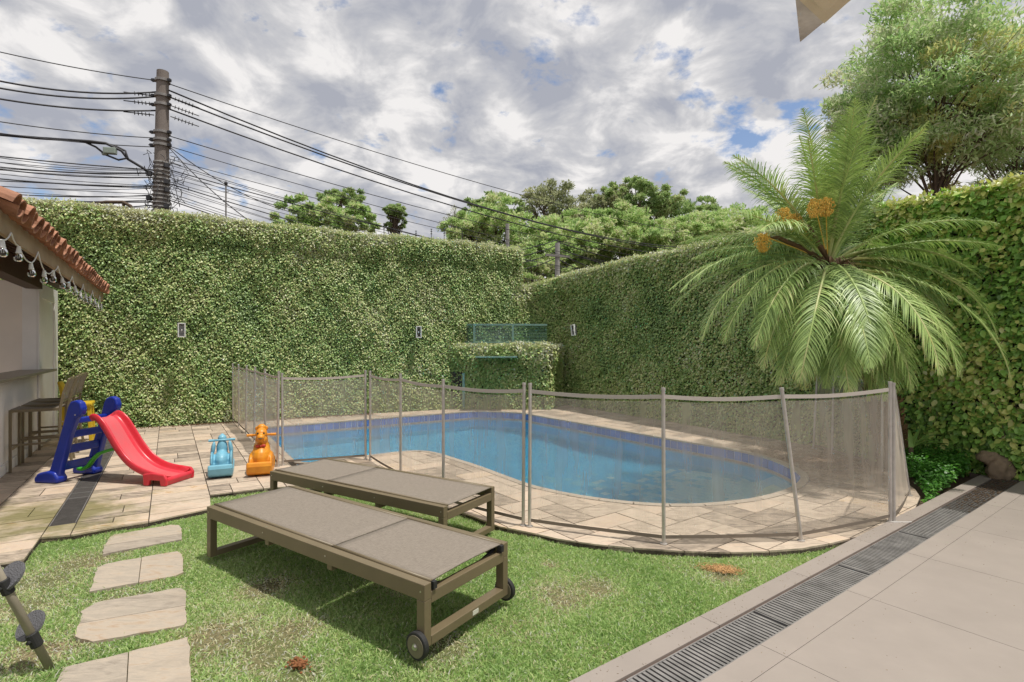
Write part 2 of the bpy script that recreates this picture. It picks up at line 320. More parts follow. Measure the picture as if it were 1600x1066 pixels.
def mesh_screen():                            # fine woven netting: part threads, part holes; denser when seen along the weave
    m = bpy.data.materials.new('fence_netting'); m.use_nodes = True; nt = m.node_tree; N = nt.nodes.new; L = nt.links.new
    b = nt.nodes['Principled BSDF']; b.inputs['Roughness'].default_value = .7; b.inputs['Specular IOR Level'].default_value = .2
    geo = N('ShaderNodeNewGeometry'); mp = N('ShaderNodeMapping'); mp.inputs['Scale'].default_value = (9, 9, .8); L(geo.outputs['Position'], mp.inputs[0])
    n = N('ShaderNodeTexNoise'); n.inputs['Scale'].default_value = 1.0; n.inputs['Detail'].default_value = 6; n.inputs['Roughness'].default_value = .6; L(mp.outputs[0], n.inputs[0])
    n2 = N('ShaderNodeTexNoise'); n2.inputs['Scale'].default_value = 2.2; n2.inputs['Detail'].default_value = 5; L(geo.outputs['Position'], n2.inputs[0])
    x = N('ShaderNodeMix'); x.data_type = 'RGBA'; L(n2.outputs[0], x.inputs[0]); x.inputs[6].default_value = (.58, .50, .42, 1); x.inputs[7].default_value = (.86, .76, .65, 1)
    L(x.outputs[2], b.inputs['Base Color'])
    tl_ = N('ShaderNodeBsdfTranslucent'); L(x.outputs[2], tl_.inputs[0]); mt_ = N('ShaderNodeMixShader'); mt_.inputs[0].default_value = .4; L(b.outputs[0], mt_.inputs[1]); L(tl_.outputs[0], mt_.inputs[2])
    lw = N('ShaderNodeLayerWeight'); lw.inputs[0].default_value = .35
    al = N('ShaderNodeMath'); al.operation = 'MULTIPLY_ADD'; L(n.outputs[0], al.inputs[0]); al.inputs[1].default_value = .44; al.inputs[2].default_value = .10
    a2 = N('ShaderNodeMath'); a2.operation = 'MULTIPLY_ADD'; a2.use_clamp = True; sb_ = N('ShaderNodeMath'); sb_.operation = 'SUBTRACT'; sb_.use_clamp = True; L(lw.outputs['Facing'], sb_.inputs[0]); sb_.inputs[1].default_value = .52; L(sb_.outputs[0], a2.inputs[0]); a2.inputs[1].default_value = 1.5; L(al.outputs[0], a2.inputs[2])
    tr = N('ShaderNodeBsdfTransparent'); mx = N('ShaderNodeMixShader'); L(a2.outputs[0], mx.inputs[0]); L(tr.outputs[0], mx.inputs[1]); L(mt_.outputs[0], mx.inputs[2])
    L(mx.outputs[0], nt.nodes['Material Output'].inputs[0]); return m
M['net'] = mesh_screen()
M['hem'] = mat('net_hem', (.50, .45, .40), .7)
M['hem_dark'] = mat('net_bottom_hem', (.20, .165, .13), .8)
def glassy(name, tint, ior=1.33, rough=.02, bump=0, absorb=None, dens=0):
    m = bpy.data.materials.new(name); m.use_nodes = True; nt = m.node_tree; N = nt.nodes.new; L = nt.links.new
    nt.nodes.remove(nt.nodes['Principled BSDF']); out = nt.nodes['Material Output']
    fr = N('ShaderNodeFresnel'); fr.inputs[0].default_value = ior; tr = N('ShaderNodeBsdfTransparent'); tr.inputs[0].default_value = (*tint, 1)
    gl = N('ShaderNodeBsdfGlossy'); gl.inputs['Roughness'].default_value = rough
    mx = N('ShaderNodeMixShader'); L(fr.outputs[0], mx.inputs[0]); L(tr.outputs[0], mx.inputs[1]); L(gl.outputs[0], mx.inputs[2]); L(mx.outputs[0], out.inputs[0])
    if bump:
        n = N('ShaderNodeTexNoise'); n.inputs['Scale'].default_value = 2.6; n.inputs['Detail'].default_value = 3; tc = N('ShaderNodeTexCoord'); L(tc.outputs['Object'], n.inputs[0])
        bp = N('ShaderNodeBump'); bp.inputs['Strength'].default_value = bump; bp.inputs['Distance'].default_value = .02; L(n.outputs[0], bp.inputs['Height'])
        L(bp.outputs[0], gl.inputs['Normal'])
    if absorb:
        va = N('ShaderNodeVolumeAbsorption'); va.inputs[0].default_value = (*absorb, 1); va.inputs[1].default_value = dens; L(va.outputs[0], out.inputs['Volume'])
    return m
def water_mat():
    m = bpy.data.materials.new('pool_water'); m.use_nodes = True; nt = m.node_tree; N = nt.nodes.new; L = nt.links.new
    nt.nodes.remove(nt.nodes['Principled BSDF']); out = nt.nodes['Material Output']
    g = N('ShaderNodeBsdfGlass'); g.inputs['IOR'].default_value = 1.33; g.inputs['Roughness'].default_value = 0.0; tp = N('ShaderNodeBsdfTransparent'); tp.inputs[0].default_value = (.95, 1, 1, 1); mq = N('ShaderNodeMixShader'); mq.inputs[0].default_value = .42; L(g.outputs[0], mq.inputs[1]); L(tp.outputs[0], mq.inputs[2]); L(mq.outputs[0], out.inputs[0])
    n = N('ShaderNodeTexNoise'); n.inputs['Scale'].default_value = 2.4; n.inputs['Detail'].default_value = 3; tc = N('ShaderNodeTexCoord'); L(tc.outputs['Object'], n.inputs[0])
    bp = N('ShaderNodeBump'); bp.inputs['Strength'].default_value = .04; bp.inputs['Distance'].default_value = .02; L(n.outputs[0], bp.inputs['Height']); L(bp.outputs[0], g.inputs['Normal'])
    va = N('ShaderNodeVolumeAbsorption'); va.inputs[0].default_value = (.25, .84, .93, 1); va.inputs[1].default_value = .14; L(va.outputs[0], out.inputs['Volume']); return m
M['water'] = water_mat()
M['glass'] = glassy('bulb_glass', (.93, .93, .92), 1.5, .02)
M['green_glass'] = glassy('green_tinted_glass', (.72, .83, .79), 1.5, .05)

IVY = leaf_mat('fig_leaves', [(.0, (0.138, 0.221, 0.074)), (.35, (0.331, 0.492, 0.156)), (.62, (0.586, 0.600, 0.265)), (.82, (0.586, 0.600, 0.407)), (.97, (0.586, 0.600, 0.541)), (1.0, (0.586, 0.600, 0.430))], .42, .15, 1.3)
BIGIVY = leaf_mat('big_fig_leaves', [(.0, (0.109, 0.201, 0.052)), (.4, (0.279, 0.513, 0.100)), (.68, (0.597, 0.600, 0.186)), (.86, (0.600, 0.600, 0.297)), (.95, (0.600, 0.600, 0.378)), (1.0, (0.600, 0.600, 0.248))], .38, .2, 1.6)
GRASS = leaf_mat('grass_blades', [(.0, (0.166, 0.268, 0.087)), (.35, (0.292, 0.445, 0.143)), (.62, (0.491, 0.600, 0.243)), (.80, (0.600, 0.600, 0.410)), (.93, (0.600, 0.600, 0.569)), (1.0, (0.600, 0.549, 0.349))], .55, .3, .9, .3)
TREE_L = leaf_mat('bright_tree_leaves', [(.0, (0.192, 0.288, 0.119)), (.45, (0.423, 0.581, 0.233)), (.75, (0.600, 0.600, 0.354)), (1.0, (0.600, 0.600, 0.492))], .55, .35, .5, .3)
TREE_D = leaf_mat('dark_tree_leaves', [(.0, (0.165, 0.272, 0.105)), (.5, (0.364, 0.487, 0.202)), (1.0, (0.600, 0.600, 0.358))], .55, .25, .5, .3)
TREE_G = leaf_mat('grey_tree_leaves', [(.0, (0.149, 0.186, 0.112)), (.5, (0.347, 0.373, 0.212)), (1.0, (0.600, 0.596, 0.373))], .6, .25, .5, .3)
TREE_F = leaf_mat('feathery_leaves', [(.0, (0.183, 0.335, 0.118)), (.45, (0.447, 0.600, 0.268)), (.8, (0.600, 0.600, 0.457)), (.96, (0.600, 0.600, 0.525)), (1.0, (0.600, 0.600, 0.283))], .5, .35, .45, .35)
PALM = leaf_mat('palm_leaflets', [(.0, (0.131, 0.206, 0.064)), (.4, (0.257, 0.374, 0.112)), (.75, (0.459, 0.597, 0.203)), (.9, (0.600, 0.600, 0.289)), (1.0, (0.600, 0.600, 0.195))], .42, .16, 2.5, .45)
COVER = leaf_mat('ground_cover_leaves', [(.0, (0.036, 0.109, 0.018)), (.5, (0.073, 0.228, 0.032)), (1.0, (0.165, 0.372, 0.061))], .45, .3, 3)

# ------------------------------------------------------------------ leaf clouds (numpy)
def unit(a): return a/np.maximum(np.linalg.norm(a, axis=1, keepdims=True), 1e-9)
def leaves(name, pos, d, nrm, ln, wd, material, parent=None, tint=None, fold=.18, six=False):
    n = len(pos); d = unit(d); side = unit(np.cross(d, nrm)); up = unit(np.cross(side, d))
    ln = np.broadcast_to(np.asarray(ln, float).reshape(-1, 1), (n, 1)); wd = np.broadcast_to(np.asarray(wd, float).reshape(-1, 1), (n, 1))
    if six:
        P = [pos, pos+d*ln*.3+side*wd*.5+up*wd*fold, pos+d*ln*.72+side*wd*.4+up*wd*fold, pos+d*ln-up*ln*.12, pos+d*ln*.72-side*wd*.4+up*wd*fold, pos+d*ln*.3-side*wd*.5+up*wd*fold]
        v = np.stack(P, 1).reshape(-1, 3); F_ = np.array([[0, 1, 5], [1, 2, 5], [2, 4, 5], [2, 3, 4]]); k = 6
    else:
        P = [pos, pos+d*ln*.5+side*wd*.5+up*wd*fold, pos+d*ln, pos+d*ln*.5-side*wd*.5+up*wd*fold]
        v = np.stack(P, 1).reshape(-1, 3); F_ = np.array([[0, 1, 2], [0, 2, 3]]); k = 4
    f = (F_[None]+(np.arange(n)*k)[:, None, None]).reshape(-1, 3)
    return raw_mesh(name, v, f, material, parent, None if tint is None else np.repeat(tint, k))
def raw_mesh(name, v, f, material, parent=None, tint=None):
    me = bpy.data.meshes.new(name); me.vertices.add(len(v)); me.vertices.foreach_set('co', v.astype(np.float32).ravel())
    me.loops.add(len(f)*3); me.loops.foreach_set('vertex_index', f.astype(np.int32).ravel())
    me.polygons.add(len(f)); me.polygons.foreach_set('loop_start', np.arange(0, len(f)*3, 3, dtype=np.int32))
    me.update(calc_edges=True)
    if tint is not None:
        a = me.attributes.new('tint', 'FLOAT', 'POINT'); a.data.foreach_set('value', tint.astype(np.float32))
    me.materials.append(material); return link(name, me, parent)
def rnd_dir(n):
    a = rng.normal(size=(n, 3)); return unit(a)
def lump(a, b, s=1.0):
    return (np.sin(a*2.1*s+1.3)*np.cos(b*2.7*s+.4)+.6*np.sin(a*5.3*s+b*3.1*s)+.4*np.cos(a*9.7*s-b*8.3*s+2))/2.0

# ------------------------------------------------------------------ 2D clipping
def clip(poly, inc, exc):
    """poly ∩ inc − each exc, as (verts, triangles)"""
    vs = []; fs = []
    for p in [poly]+([inc] if inc else [])+list(exc):
        if sum(p[i-1][0]*p[i][1]-p[i][0]*p[i-1][1] for i in range(len(p))) < 0: p = list(reversed(p))
        b = len(vs); vs += [Vector((q[0], q[1])) for q in p]; fs.append(list(range(b, len(vs))))
    r = delaunay_2d_cdt(vs, [], fs, 1, 1e-5)
    ni = 2 if inc else 1
    tri = [t for t, o in zip(r[2], r[5]) if 0 in o and (not inc or 1 in o) and not any((ni+k) in o for k in range(len(exc)))]
    return r[0], tri
def tri_prism(mb, vs, tris, z0, z1):
    used = sorted({i for t in tris for i in t}); mp = {i: k for k, i in enumerate(used)}; n = len(used)
    V_ = [(vs[i][0], vs[i][1], z1) for i in used]+[(vs[i][0], vs[i][1], z0) for i in used]; Fc = []; cnt = {}
    for t in tris:
        a, b, c = [vs[i] for i in t]
        if (b[0]-a[0])*(c[1]-a[1])-(b[1]-a[1])*(c[0]-a[0]) < 0: t = list(reversed(t))
        Fc.append(tuple(mp[i] for i in t))
        for k in range(3): cnt[(mp[t[k]], mp[t[(k+1) % 3]])] = 1
    for (a, b) in cnt:
        if (b, a) not in cnt: Fc.append((b, a, n+a, n+b))
    mb.add(V_, Fc)
def area(vs, tris):
    return sum(abs((vs[b][0]-vs[a][0])*(vs[c][1]-vs[a][1])-(vs[b][1]-vs[a][1])*(vs[c][0]-vs[a][0]))/2 for a, b, c in tris)
def smooth_loop(pts, sub):                     # Catmull-Rom on an open list
    out = []
    for i in range(len(pts)-1):
        p0 = pts[max(i-1, 0)]; p1 = pts[i]; p2 = pts[i+1]; p3 = pts[min(i+2, len(pts)-1)]
        for k in range(sub):
            t = k/sub
            out.append(tuple(.5*((2*p1[j])+(-p0[j]+p2[j])*t+(2*p0[j]-5*p1[j]+4*p2[j]-p3[j])*t*t+(-p0[j]+3*p1[j]-3*p2[j]+p3[j])*t**3) for j in range(2)))
    out.append(tuple(pts[-1][:2])); return out
def offset(poly, d):
    n = len(poly); out = []
    ar = sum(poly[i][0]*poly[(i+1) % n][1]-poly[(i+1) % n][0]*poly[i][1] for i in range(n)); sg = 1 if ar > 0 else -1
    for i in range(n):
        a = Vector(poly[i-1][:2]); b = Vector(poly[i][:2]); c = Vector(poly[(i+1) % n][:2])
        e1 = (b-a).normalized(); e2 = (c-b).normalized(); nn = Vector((e1.y+e2.y, -e1.x-e2.x))*sg
        if nn.length < 1e-6: nn = Vector((e1.y, -e1.x))*sg
        nn.normalize(); k = max(.5, nn.dot(Vector((e1.y, -e1.x))*sg)); out.append(tuple(b+nn*d/k))
    return out

# ================================================================== OUTLINES
pool_pts = [(-4.30, 8.93), (-2.80, 9.95), (-.82, 11.20)]
curve = smooth_loop([(-.60, 11.18), (.16, 10.93), (.55, 10.42), (1.5, 9.11), (2.31, 7.94), (2.93, 7.15), (3.18, 6.6), (3.20, 6.0), (3.08, 5.57), (2.72, 5.14), (2.26, 4.83), (1.92, 4.70),
                     (1.575, 4.63), (1.25, 4.65), (.95, 4.74), (.635, 4.9), (.31, 5.15), (.09, 5.40), (-.39, 6.10), (-.73, 6.53), (-.97, 6.83), (-1.16, 6.97), (-1.36, 6.98), (-1.56, 6.88)], 3)
pool = pool_pts+curve+[(-1.82, 6.70), (-2.15, 6.47), (-2.54, 6.20)]
WZ = -.165
front = [G(328, 773), G(420, 762), G(490, 757), G(560, 762), G(640, 776), G(722, 800), G(780, 822), G(835, 833), G(870, 841), G(930, 850), G(994, 856), G(1060, 860.5), G(1129, 863), G(1190, 861.5), G(1253, 857), G(1300, 848.5), G(1342, 838), G(1393, 820)]
front = [(p.x, p.y) for p in front]
left_front = [(UV(-4.75, -1.62).x, UV(-4.75, -1.62).y), tuple(G(0, 880)[:2]), tuple(G(36, 876)[:2]), tuple(G(62, 840)[:2]), tuple(G(114, 835.5)[:2]), tuple(G(175, 824)[:2]), tuple(G(232, 815)[:2]), tuple(G(329, 794)[:2])]
deck = left_front+front+[tuple(TS(3.2, 0)[:2]), tuple(TS(4.0, 0)[:2]), (3.78, 4.86), (3.92, 5.1), (4.22, 5.85), (4.30, 6.9), (4.25, 7.4), (1.25, 12.7), (.3, 12.9), (-7.5, 8.75), (UV(-11.6, -1.62).x, UV(-11.6, -1.62).y)]

# ================================================================== GROUND, DECK, POOL
def flat_sheet(name, outer, holes, z, m, kind='structure', parent=None):
    vs, tr = clip(outer, None, holes); mb = MB()
    T = []
    for t in tr:
        a, b, c = [vs[i] for i in t]
        T.append(tuple(t) if (b[0]-a[0])*(c[1]-a[1])-(b[1]-a[1])*(c[0]-a[0]) > 0 else tuple(reversed(t)))
    mb.add([(v[0], v[1], z) for v in vs], T); o = mb.build(name, m, parent, recalc=False)
    if kind and parent is None: o['kind'] = kind
    return o
trench = [tuple(TS(s, w)[:2]) for s, w in ((-3, .10), (6.0, .10), (6.0, .34), (-3, .34))]
lawn_area = [(-9, -2), (3.0, -2), (6.9, 2.0), (7.6, 4.5), (-9, 9)]
big = [(-400, -300), (400, -300), (400, 600), (-400, 600)]
g = flat_sheet('ground', big, [offset(pool, .03), trench], -.055, M['soil'])
# the soil under the street and trees is kept plain; the lawn bed lies on it
paving = empty('pool_deck', (0, 0, 0)); paving['kind'] = 'structure'
vs, tr = clip(deck, None, [pool]); mb = MB(); tri_prism(mb, vs, tr, -.05, -.012); mb.build('mortar_bed', M['bed'], paving)

def stone_from(poly, name, m, parent, z0, z1, inc, exc, gap=.004, mina=.0012, tilt=.0):
    p = offset(poly, -gap); 
    try: vs, tr = clip(p, inc, exc)
    except Exception: return None
    if not tr or area(vs, tr) < mina: return None
    mb = MB(); dz = random.uniform(-.0015, .0015); tri_prism(mb, vs, tr, z0, z1+dz)
    o = mb.build(name, m, parent, recalc=False)
    return o
coping_out = offset(pool, .075)
def uvp(u0, u1, v0, v1): return [tuple(UV(a, b)[:2]) for a, b in ((u0, v0), (u1, v0), (u1, v1), (u0, v1))]
drainL = (-.784, -.611)
strips = [(-1.70, -1.24), (-1.24, -.784), (-.611, -.136), (-.136, .32), (.32, .777), (.777, 1.18)]
drain_u0, drain_u1 = -11.0, -5.36
for (v0, v1) in strips:
    u = -12.0+random.uniform(0, .2)
    while u < -4.0:
        dep = random.choice([.115, .16, .23, .23, .23, .30]); u2 = u+dep
        if dep >= .16 and random.random() < .55 and v1-v0 > .3:
            c = v0+(v1-v0)*random.choice([.5, .5, .42, .6]); parts = [(v0, c), (c, v1)]
        else: parts = [(v0, v1)]
        for a, b in parts:
            stone_from(uvp(u, u2, a, b), 'flagstone', M['stone'], paving, -.034, 0, deck, [coping_out])
        u = u2
# stone closing the drain at the lawn, and the strip beyond
for (a, b) in ((-5.36, -5.20), (-5.20, -4.9)):
    stone_from(uvp(a, b, *drainL), 'flagstone', M['stone'], paving, -.034, 0, deck, [])
# herringbone around the pool
A_ = R(36); hx = Vector((math.cos(A_), math.sin(A_), 0)); hy = Vector((-hx.y, hx.x, 0)); w = .235
left_lim = [tuple(UV(-13, -3)[:2]), tuple(UV(-3, -3)[:2]), tuple(UV(-3, 1.18)[:2]), tuple(UV(-13, 1.18)[:2])]
minx, maxx, miny, maxy = -5.2, 4.6, 3.3, 13.2
for i in range(-60, 60):
    for j in range(-60, 60):
        k = (i-j) % 4
        if k == 0: rect = (i*w, j*w, (i+2)*w, (j+1)*w)
        elif k == 3: rect = (i*w, j*w, (i+1)*w, (j+2)*w)
        else: continue
        c = hx*((rect[0]+rect[2])/2)+hy*((rect[1]+rect[3])/2)
        if not (minx < c.x < maxx and miny < c.y < maxy): continue
        if c.x*.837+c.y*.547 < 1.0: continue
        poly = [tuple((hx*a+hy*b)[:2]) for a, b in ((rect[0], rect[1]), (rect[2], rect[1]), (rect[2], rect[3]), (rect[0], rect[3]))]
        stone_from(poly, 'flagstone', M['stone'], paving, -.034, 0, deck, [coping_out, left_lim])

# ---- swimming pool
pl = empty('swimming_pool', (0, 7, 0), label='kidney shaped blue tiled swimming pool full of clear water', cat='swimming pool')
pl.location = (0, 0, 0)
n = len(pool)
# walls and floor
def floor_z(x, y):
    t = min(1, max(0, (x*.83-y*.55+3.9)/3.6))            # shallow at the right front, deep at the back left
    return -1.45+.75*t
def in_poly(x, y, P):
    c = False; j = len(P)-1
    for i in range(len(P)):
        if (P[i][1] > y) != (P[j][1] > y) and x < (P[j][0]-P[i][0])*(y-P[i][1])/(P[j][1]-P[i][1])+P[i][0]: c = not c
        j = i
    return c
mb = MB()
for i in range(n):
    a = pool[i]; b = pool[(i+1) % n]; bz = -1.7
    mb.add([(a[0], a[1], -.012), (b[0], b[1], -.012), (b[0], b[1], bz), (a[0], a[1], bz)], [(0, 1, 2, 3)])
mb.build('pool_wall', M['deep'], pl)
mb = MB(); g_ = .25
for i in range(-20, 16):
    for j in range(17, 48):
        q = [(i*g_, j*g_), ((i+1)*g_, j*g_), ((i+1)*g_, (j+1)*g_), (i*g_, (j+1)*g_)]
        if any(in_poly(x, y, offset(pool, .35)) for x, y in q): mb.add([(x, y, floor_z(x, y)-.006) for x, y in q], [(0, 1, 2, 3)])
mb.build('pool_floor', M['deep'], pl)
mb = MB()
for i in range(-10, 60):
    for j in range(70, 130):
        q = [(i*.06, j*.06), ((i+1)*.06, j*.06), ((i+1)*.06, (j+1)*.06), (i*.06, (j+1)*.06)]
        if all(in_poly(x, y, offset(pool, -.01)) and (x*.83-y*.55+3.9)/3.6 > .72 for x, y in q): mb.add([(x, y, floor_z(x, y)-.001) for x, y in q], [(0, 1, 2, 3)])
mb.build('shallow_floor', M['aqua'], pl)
# steps at the shallow end
for k, zz in enumerate((-.30, -.42)):
    mb = MB(); c = [(2.55+.0-k*.22, 4.6), (3.4, 5.2), (3.4, 6.6), (3.05-k*.22, 6.3-.1*k), (2.05-k*.22, 5.05)]
    vs, tr = clip(c, offset(pool, -.004), []); tri_prism(mb, vs, tr, -1.0, zz); mb.build('step', M['aqua'], pl)
# floor mosaic
tl = .105; cand = []
ang = R(40); fx = (math.cos(ang), math.sin(ang)); fy = (-fx[1], fx[0])
for i in range(-20, 110):
    for j in range(-20, 110):
        x = (i*fx[0]+j*fy[0])*tl; y = (i*fx[1]+j*fy[1])*tl
        if -.3 < x < 3.1 and 4.5 < y < 7.6 and in_poly(x, y, offset(pool, -.09)):
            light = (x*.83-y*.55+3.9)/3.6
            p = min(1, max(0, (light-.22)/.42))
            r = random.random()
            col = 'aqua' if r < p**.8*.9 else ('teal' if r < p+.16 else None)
            if col: cand.append((math.hypot(x, y), x, y, col))
cand.sort()
tile_me = {}
for c in ('aqua', 'teal'):
    m_ = MB(); m_.box((0, 0, 0), (tl-.006, tl-.006, .006), ang); tile_me[c] = m_.mesh('floor_tile', M[c])
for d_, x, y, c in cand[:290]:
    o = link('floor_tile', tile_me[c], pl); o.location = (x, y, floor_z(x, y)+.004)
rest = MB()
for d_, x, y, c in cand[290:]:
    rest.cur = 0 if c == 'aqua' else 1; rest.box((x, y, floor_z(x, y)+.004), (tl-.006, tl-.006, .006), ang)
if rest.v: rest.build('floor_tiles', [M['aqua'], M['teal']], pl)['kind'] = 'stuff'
# waterline tiles along the whole outline
def walk(poly, step):
    pts = [Vector(p[:2]) for p in poly]+[Vector(poly[0][:2])]; out = []; acc = 0; i = 0; cur = pts[0]
    seg = [(pts[k+1]-pts[k]).length for k in range(len(pts)-1)]; total = sum(seg); m = int(total/step); st = total/m
    for k in range(m+1):
        d = k*st; i = 0; 
        while i < len(seg)-1 and d > seg[i]: d -= seg[i]; i += 1
        out.append(pts[i]+(pts[i+1]-pts[i])*min(1, d/seg[i]))
    return out
band = walk(pool, .112); cx, cy = -.2, 7.5
def inward(a, b):
    d = (b-a).normalized(); nn = Vector((-d.y, d.x)); mid = (a+b)/2+nn*.02
    return nn if in_poly(mid.x, mid.y, pool) else -nn
for a, b in zip(band[:-1], band[1:]):
    nn = inward(a, b); mid = (a+b)/2; 
    for z in (-.077,):
        m_ = MB(); rz = math.atan2((b-a).y, (b-a).x)
        m_.box((0, 0, 0), ((b-a).length-.010, .012, .112), 0)
        o = m_.build('pool_tile', M['blue_glaze'], pl); o.location = (mid.x+nn.x*.003, mid.y+nn.y*.003, z); o.rotation_euler = (0, 0, rz)
mb = MB(); md = MB(); mt = MB()
for a, b in zip(band[:-1], band[1:]):
    nn = inward(a, b); mid = (a+b)/2; rz = math.atan2((b-a).y, (b-a).x); L_ = (b-a).length
    mb.box((mid.x+nn.x*.001, mid.y+nn.y*.001, -.077), (L_, .006, .122), rz)
    md.box((mid.x+nn.x*.002, mid.y+nn.y*.002, -.162), (L_+.002, .011, .045), rz)
mb.build('tile_grout', M['pool_grout'], pl); md.build('border_strip', M['border'], pl)
# coping pieces
cop = walk(pool, .30)
for i in range(len(cop)-1):
    a, b = cop[i], cop[i+1]; na = -inward(a, b); o1 = MB()
    # follow the outline with in-between points so that the stones bend with the curve
    t = [a.lerp(b, k/3) for k in range(4)]
    def snap(p):
        best = None
        for q in range(n):
            A0 = Vector(pool[q][:2]); B0 = Vector(pool[(q+1) % n][:2]); s_ = max(0, min(1, (p-A0).dot(B0-A0)/max(1e-9, (B0-A0).length_squared))); c = A0.lerp(B0, s_)
            if best is None or (c-p).length < (best-p).length: best = c
        return best
    t = [snap(p) for p in t]
    inn = [p-na*.012 for p in t]; out_ = [p+na*.068 for p in t]
    e0 = (t[1]-t[0]).normalized()*.002; inn[0] = inn[0]+e0; out_[0] = out_[0]+e0
    poly = [tuple(p) for p in inn]+[tuple(p) for p in reversed(out_)]
    o1.prism(poly, -.018, .003); o1.build('coping_stone', M['coping'], pl)
# water body
mb = MB(); vs, tr = clip(offset(pool, .05), None, []); tri_prism(mb, vs, tr, -1.75, WZ)
used = sorted({i for t in tr for i in t}); k = {i: q for q, i in enumerate(used)}
bot = [tuple(reversed([len(used)+k[i] for i in t])) for t in tr]; mb.f += bot; mb.m += [0]*len(bot)
w_ = mb.build('water', M['water']); tag(w_, kind='structure')

# ================================================================== TERRACE AND DRAINS
ter = empty('terrace', (0, 0, 0)); ter['kind'] = 'structure'
def tsp(s0, s1, w0, w1): return [tuple(TS(a, b)[:2]) for a, b in ((s0, w0), (s1, w0), (s1, w1), (s0, w1))]
mb = MB(); mb.prism(tsp(-4, 6.0, .325, 5.2), -.12, -.004); mb.prism(tsp(6.0, 9.0, -.1, 5.2), -.12, -.004); mb.prism(tsp(-4, 5.98, .001, .108), -.12, -.004); mb.build('grout_bed', M['grout'], ter)
js = [.905+.927*k for k in range(-4, 8)]
for a, b in zip(js[:-1], js[1:]):
    if a < 5.98:
        bb = min(b, 5.98)
        m_ = MB(); m_.prism(tsp(a+.0015, bb-.0015, 0, .112), -.04, .004); m_.build('kerb_tile', M['porcelain'], ter, bevel=.002, seg=1)
    m_ = MB(); m_.prism(tsp(a+.0015, b-.0015, .323, .4445), -.03, .004); m_.build('floor_tile', M['porcelain'], ter)
    for r_ in range(5):
        w0 = .447+r_*.927
        m_ = MB(); m_.prism(tsp(a+.0015, b-.0015, w0, w0+.924), -.03, .004); m_.build('floor_tile', M['porcelain'], ter)
mb = MB(); mb.prism(tsp(-3, 6.0, .101, .339), -.20, -.10); mb.prism(tsp(-3, 6.0, .099, .1115), -.20, -.045); mb.prism(tsp(-3, 6.0, .324, .342), -.20, -.031); mb.build('drain_channel', M['channel'], ter)
mb = MB(); mb.prism(tsp(-3, 6.0, .1125, .126), -.1, -.012); mb.build('rusty_joint', M['rust'], ter)
bar_me = MB(); bar_me.box((0, 0, 0), (.0165, .186, .016), 0); bar_mesh = bar_me.mesh('bar', M['grate'])
ta = math.atan2(Td.y, Td.x)
glabels = ['slotted metal drain grate nearest the bottom edge of the photo, mostly out of view', 'slotted metal drain grate beside the porcelain kerb, second from the bottom edge', 'slotted metal drain grate beside the lawn corner, third from the bottom edge', 'slotted metal drain grate beside the pool deck end, fourth from the bottom edge', 'fine grey mesh drain grate beside the last fence post', 'dirt covered dark drain grate below the climbing fig wall']
gs = [-.8, .2, 1.2, 2.2, 3.23, 4.2, 5.95]
for gi in range(6):
    s0, s1 = gs[gi]+.004, gs[gi+1]-.004
    e = empty('drain_grate', (0, 0, 0), label=glabels[gi], cat='drain grate', group='grates of the long terrace drain')
    mm = M['grate'] if gi < 5 else M['grate_dark']
    fr = MB()
    for w0, w1 in ((.127, .134), (.314, .3225)): fr.prism(tsp(s0, s1, w0, w1), -.03, .0005)
    for a in (s0, s1-.008): fr.prism(tsp(a, a+.008, .1345, .3135), -.03, .0)
    fr.build('frame', mm, e)
    if gi < 4:
        s = s0+.02
        while s < s1-.015:
            if TS(s, .3).y > 1.6:
                o = link('bar', bar_mesh, e); o.location = TS(s, .224, -.0095); o.rotation_euler = (random.uniform(-.0, .0), random.uniform(-.03, .03), ta)
            s += .0275
        mb = MB(); mb.prism(tsp(s0+.01, s1-.01, .2225, .2265), -.028, -.018); mb.build('rod', mm, e)
    else:
        mb = MB(); s = s0+.015
        while s < s1-.012:
            mb.box(TS(s, .224, -.009), (.009, .178, .012), ta); s += .0165
        for k in range(1, 8): mb.box(TS((s0+s1)/2, .1345+k*.0224, -.006), (s1-s0-.02, .007, .014), ta)
        mb.build('mesh_bars', mm, e)['kind'] = 'stuff'
cl = MB()
for k in range(420):
    p = TS(random.uniform(-.2, 5.5), random.choice([random.uniform(.005, .11), random.uniform(.33, 1.5)*random.random()+.33]), .0045); a = random.uniform(0, 6.28); l_ = random.uniform(.003, .010)
    cl.box(p, (l_, .0012, .001), a)
tag(cl.build('grass_clippings', M['clip']), 'fine dry grass clippings scattered on the kerb and terrace tiles', 'clippings', kind='stuff')
# dirt in the end of the drain
mb = MB()
for k in range(700):
    s = 4.2+1.7*random.random()**.6; p = TS(s, random.uniform(.14, .31), random.uniform(.001, .005)); q = random.uniform(.004, .012)
    mb.ell(p, (q, q*.7, .003), nu=5, nv=3)
tag(mb.build('leaf_litter', M['soil']), 'dark crumbs of dirt lying on the last drain grate', 'litter', kind='stuff')
